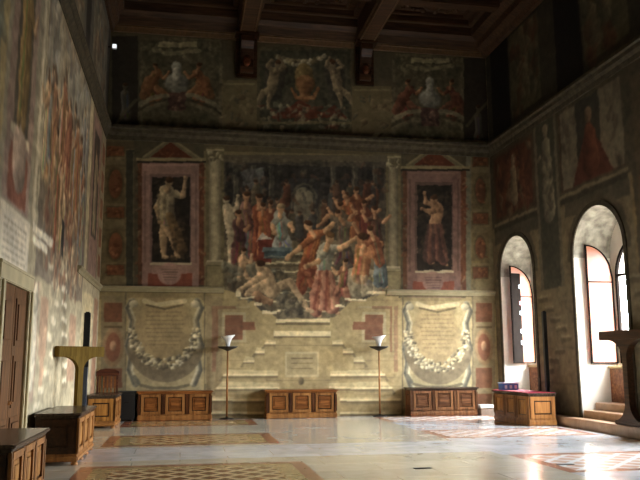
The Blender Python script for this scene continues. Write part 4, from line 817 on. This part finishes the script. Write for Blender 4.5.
# ================================================================== CHESTS
def chest(loc, rz, L, D, Hh, n, label, cat='chest', wood='wood', woodh='wood', top='wood_top', end=True, group='low panelled wooden chests', name='wooden_chest', lift=.01, endw='wood_gold'):
    e = empty(name, (*loc, 0), rz, label, cat, group); hl = L/2
    b = MB(); b.box(-hl+.04, hl-.04, -D+.04, -.02, .12, Hh-.05, .006); b.build('carcass', M['wood_dark'], e)
    b = MB(); b.box(-hl, hl, -D, -.005, .05 if loc[0] < -2 else .004, .14, .02, 3); b.box(-hl+.02, hl-.02, -D+.02, -.02, .14, .17, .01); b.build('plinth', M[woodh], e)
    b = MB(); b.box(-hl-.03, hl+.03, -D-.03, 0, Hh-.04, Hh, .012, 3); b.box(-hl+.005, hl-.005, -D+.005, -.01, Hh-.08, Hh-.04, .012); b.build('top_board', M[top], e)
    w = (L-.08)/n
    for k in range(n+1):
        x = -hl+.04+k*w; q = MB(); q.box(x-.045 if k else x-.008, x+.045 if k < n else x+.008, -D+.012, -D+.045, .165, Hh-.08, .006); q.box(x-.03, x+.03, -D+.004, -D+.012, .2, Hh-.13, .004); q.build('pilaster', M[wood+'_p'], e)
        f = MB(); f.lathe([(.05, 0), (.06, .02), (.045, .045), (.03, .05)], min(max(x, -hl+.06), hl-.06), -D+.06, 12); f.build('foot', M[woodh], e)
    for k in range(n):
        x0, x1 = -hl+.04+k*w+.062, -hl+.04+(k+1)*w-.062; z0, z1 = .175, Hh-.09; p = MB(); t = .075
        for a0, a1, c0, c1 in ((x0, x1, z0, z0+t), (x0, x1, z1-t, z1), (x0, x0+t, z0+t, z1-t), (x1-t, x1, z0+t, z1-t)): p.box(a0, a1, -D+.008, -D+.04, c0, c1, .004)
        fp = p.build('door_panel', M[woodh], e)
        p = MB(); p.box(x0+t+.018, x1-t-.018, -D+.030, -D+.044, z0+t+.018, z1-t-.018, .012, 2); p.box(x0+t+.065, x1-t-.065, -D+.018, -D+.034, z0+t+.065, z1-t-.065, .01); p.build('raised_field', M[wood], fp)
    if end:
        for s in (-1, 1):
            p = MB(); X_ = s*(hl-.04); ys = (-D+.06, -.04); z0, z1 = .175, Hh-.09; t = .1
            for y0, y1, c0, c1 in ((ys[0], ys[1], z0, z0+t), (ys[0], ys[1], z1-t, z1), (ys[0], ys[0]+t, z0+t, z1-t), (ys[1]-t, ys[1], z0+t, z1-t)): p.box(*sorted((X_, X_+s*.02)), y0, y1, c0, c1, .004)
            p.box(*sorted((X_, X_+s*.012)), ys[0]+t+.03, ys[1]-t-.03, z0+t+.03, z1-t-.03, .005); p.build('end_panel', M[endw], e)
    return e
chest((-.17, YB-.03), 0, 2.04, .60, .80, 3, 'low three panelled wooden chest below the left scroll inscription', woodh='wood_frame', top='wood')
chest((3.38, YB-.03), 0, 2.06, .60, .80, 3, 'low three panelled wooden chest below the painted stairs, between the two torch lamps', woodh='wood_frame', top='wood')
chest((7.63, YB-.03), 0, 2.10, .60, .82, 3, 'darker low panelled chest below the right scroll inscription, near the red topped chest', wood='wood_p2', woodh='wood_m2', top='wood_top', endw='wood_m2')
chest((XL+.10, 8.97), R(90), 1.94, .66, .80, 3, 'nearest wooden chest, cut by the left edge below the wooden door', wood='wood_gold', woodh='wood_frame', top='wood_top', endw='wood_dark')  # shade on the unlit chest ends is put into the end panel colour
chest((XL+.10, 13.72), R(90), 2.16, .70, .80, 3, 'wooden chest along the left wall in front of the flared wooden stand', wood='wood_gold', woodh='wood_frame', top='wood_top', endw='wood_dark')  # end panels darker than the front: shade carried by the wood colour
chest((XL+.10, 20.2), R(90), 1.7, .70, .80, 3, 'farthest chest on the left wall, beside the black case', wood='wood_gold', woodh='wood_frame', top='wood_top', endw='wood_gold')
rt = chest((9.2, 18.72), R(-90), 2.16, .76, .80, 3, 'wooden chest with red cloth on top, beside the stone step on the right', wood='wood_gold', woodh='wood_frame', top='wood_top', endw='wood_frame')
b = MB(); b.box(-1.07, 1.07, -.77, -.02, .802, .812, .004); tag(b.build('red_cloth', M['red']), 'flat red cloth covering the chest top beside the right window step', 'cloth')
o = C.objects[-1]; o.location = (9.2, 18.72, 0); o.rotation_euler = (0, 0, R(-90))
# blue box on the red cloth
e = empty('blue_box', (8.72, 19.45, .812), 0, 'blue box with a pale lid on the far end of the red cloth', 'box')
MB().box(-.20, .26, -.14, .14, .001, .17, .01).build('box_body', M['blue'], e); MB().box(-.22, .28, -.16, .16, .171, .205, .01).build('lid', M['pale'], e)
for x in (-.14, .0, .14): MB().box(x, x+.07, -.146, -.14, .04, .13).build('front_patch', M['pale'], e)
# parcel on the floor behind
e = empty('cardboard_box', (8.95, 21.6, 0), R(6), 'small brownish box with white cover on the floor behind the red topped chest', 'box')
MB().box(-.24, .24, -.2, .2, .0, .20, .008).build('box_body', M['grey'], e); MB().box(-.26, .26, -.22, .22, .201, .30, .03, 3).build('cover', M['white'], e)

# black case in the corner
e = empty('black_case', (-1.47, YB-.35, 0), 0, 'black case on the floor between the left wall chest and the far wall chest', 'case')
MB().box(-.22, .22, -.3, .3, .04, .74, .02).build('case_body', M['black'], e); MB().box(-.23, .23, -.31, .31, .742, .80, .012).build('lid', M['black'], e)
for sx in (-1, 1):
    for sy in (-1, 1): MB().lathe([(.025, 0), (.03, .02), (.03, .04)], sx*.16, sy*.24, 10).build('caster', M['blackm'], e)
MB().box(-.07, .07, -.325, -.312, .5, .53, .004).build('handle', M['iron'], e)

# wooden chair in the far left corner
e = empty('wooden_armchair', (-2.02, 21.62, 0), R(4), 'reddish wooden armchair with a high rail standing in the far left corner', 'chair')
for sx in (-1, 1):
    MB().box(sx*.26-.025, sx*.26+.025, -.24, -.19, 0, .72, .006).build('leg', M['wood_red'], e); MB().box(sx*.26-.025, sx*.26+.025, .2, .25, 0, 1.36, .006).build('leg', M['wood_red'], e)
    MB().box(sx*.26-.035, sx*.26+.035, -.27, .2, .722, .76, .008).build('armrest', M['wood_red'], e)
MB().box(-.31, .31, -.26, .195, .44, .49, .01).build('seat', M['wood_red'], e)
b = MB(); b.prism([(-.31, 1.22), (-.31, 1.34), (-.2, 1.4), (0, 1.42), (.2, 1.4), (.31, 1.34), (.31, 1.22)], 'y', .19, .26); b.build('top_rail', M['wood_red'], e, .01)
for x in (-.2, -.1, 0, .1, .2): MB().box(x-.02, x+.02, .215, .235, .49, 1.22, .004).build('back_slat', M['wood'], e)
MB().box(-.27, .27, .21, .24, .7, .76, .005).build('back_rail', M['wood_red'], e)

# ================================================================== T shaped stands
def stand(loc, rz, label, Lh, Hs, th, mat, stem):
    e = empty('wooden_stand', loc, rz, label, 'stand', 'flared wooden stands')
    def side(s):   # right half outline of the flared column: bottom to top
        P = []; fh = Hs*.20; tr = Lh*.72
        for t in np.linspace(0, 1, 10): a = t*math.pi/2; P.append((s*(stem/2+(Lh*.46)*(1-math.sin(a))), .08+fh*(1-math.cos(a))))
        for t in np.linspace(0, 1, 12): a = t*math.pi/2; P.append((s*(stem/2+(tr-stem/2)*(1-math.cos(a))), Hs-.20-Lh*.42+Lh*.42*math.sin(a)))
        return P
    r_ = side(1); l_ = side(-1)
    b = MB(); b.prism([*r_, *l_[::-1]], 'y', -th*.38, th*.38); b.build('column', M[mat], e, .008)
    MB().box(-Lh, Lh, -th/2, th/2, Hs-.20, Hs, .012).build('top_slab', M[mat], e)
    MB().box(-Lh*.52, Lh*.52, -th*.5, th*.5, 0, .08, .012).build('base', M[mat], e)
    return e
a = math.atan2(15.35-14.2, -1.72+2.22)
stand((-1.95, 15.2, 0), R(50), 'olive brown wooden stand with wide flat top behind the chest on the left wall', .58, 1.90, .12, 'wood_olive', .13)
stand((9.44, 14.86, .225), R(90), 'dark wooden stand with wide flat top on the step, cut by the right edge', .92, 2.02, .20, 'wood_dark', .17)

# tall slim posts
def post(x, y, z1, w, label, lower, zs, base=.0):
    e = empty('slim_post', (x, y, base), 0, label, 'post', 'tall slim black posts')
    MB().box(-.09, .09, -.09, .09, 0, .02, .005).build('base_plate', M['blackm'], e)
    MB().box(-w*.42, w*.42, -w*.42, w*.42, .02, zs, .005).build('lower_tube', M[lower], e)
    MB().box(-w*.5, w*.5, -w*.5, w*.5, zs, z1-base, .006).build('upper_tube', M['blackm'], e)
    MB().box(-w*.3, w*.3, -w*.3, w*.3, z1-base, z1-base+.02).build('end_cap', M['iron'], e)
post(-1.94, 16.0, 2.60, .12, 'tall slim black post with a grey lower half behind the left stand', 'bluegrey', 1.5)
post(9.42, 18.52, 2.88, .10, 'tall slim dark post against the right wall between the two windows', 'blackm', .9)

# torch lamps
def torch(x, y, label):
    e = empty('torch_lamp', (x, y, 0), 0, label, 'lamp', 'torch floor lamps before the far wall')
    MB().lathe([(.21, 0), (.21, .015), (.16, .03), (.05, .045), (.02, .07)]).build('base', M['iron'], e)
    MB().lathe([(.028, .07), (.028, 1.05), (.032, 1.06), (.032, 1.10), (.024, 1.11), (.024, 1.93)], n=14).build('pole', M['brass'], e)
    MB().lathe([(.03, 1.90), (.10, 1.93), (.24, 1.985), (.30, 2.03), (.27, 2.03), (.12, 1.985), (.03, 1.97)], n=28).build('dish', M['iron'], e)
    b = MB(); b.lathe([(.05, 1.98), (.06, 2.08), (.08, 2.16), (.125, 2.25), (.21, 2.33), (.195, 2.335), (.105, 2.25), (.06, 2.16), (.03, 2.0)], n=28)
    for v in b.bm.verts:   # cut on a slant: the right lip stands higher
        if v.co.z > 2.2: v.co.z += v.co.x*.2*((v.co.z-2.2)/.2)
    b.build('glass_shade', M['shade'], e)
torch(1.27, YB-.33, 'slim torch floor lamp with white flared shade, left of the painted stairs')
torch(5.74, YB-.33, 'slim torch floor lamp with white flared shade, right of the painted stairs')

# small lit fitting high in the left corner
m, N, L, b_ = newmat('lit_fitting'); b_.inputs['Base Color'].default_value = (.8, .8, .8, 1); b_.inputs['Emission Color'].default_value = (.9, .95, 1, 1); b_.inputs['Emission Strength'].default_value = .55
e = empty('wall_fitting', (XL, 21.5, 10.65), 0, 'tiny white fitting high on the left wall near the far corner', 'fitting')
MB().box(0, .12, -.03, .03, .06, .10, .004).build('bracket', M['iron'], e); MB().box(.12, .25, -.05, .05, .03, .17, .015).build('housing', M['white'], e); MB().box(.13, .24, -.058, -.051, .04, .16, .003).build('lit_face', m, e)

# ================================================================== daylight, camera
w = bpy.data.worlds.new('World'); bpy.context.scene.world = w; w.use_nodes = True; N = w.node_tree.nodes; L = w.node_tree.links
bg = N['Background']; tc = N.new('ShaderNodeTexCoord'); sp = N.new('ShaderNodeSeparateXYZ'); L.new(tc.outputs['Generated'], sp.inputs[0])
r = N.new('ShaderNodeValToRGB'); r.color_ramp.elements[0].position = .48; r.color_ramp.elements[0].color = (.10, .09, .075, 1); r.color_ramp.elements[1].position = .56; r.color_ramp.elements[1].color = (.93, .965, 1, 1)
mr = N.new('ShaderNodeMapRange'); mr.inputs[1].default_value = -1; mr.inputs[2].default_value = 1; L.new(sp.outputs[2], mr.inputs[0]); L.new(mr.outputs[0], r.inputs['Fac']); L.new(r.outputs['Color'], bg.inputs['Color'])
bg.inputs['Strength'].default_value = 54
sc = bpy.context.scene
cd = bpy.data.cameras.new('camera'); cd.sensor_width = 36; cd.lens = F/640*36; cd.clip_end = 200
co = bpy.data.objects.new('camera', cd); C.objects.link(co)
mm = Matrix((AX, UPV, -FW)).transposed().to_4x4(); mm.translation = Vector((0, 0, EYE)); co.matrix_world = mm; sc.camera = co
sc.view_settings.view_transform = 'Standard'; sc.view_settings.look = 'None'; sc.view_settings.gamma = 1; sc.view_settings.use_curve_mapping = False
sc.view_settings.exposure = 1.04
sc.cycles.use_denoising = True; sc.cycles.diffuse_bounces = 7; sc.cycles.max_bounces = 12; sc.cycles.sample_clamp_indirect = 20; sc.cycles.transparent_max_bounces = 12
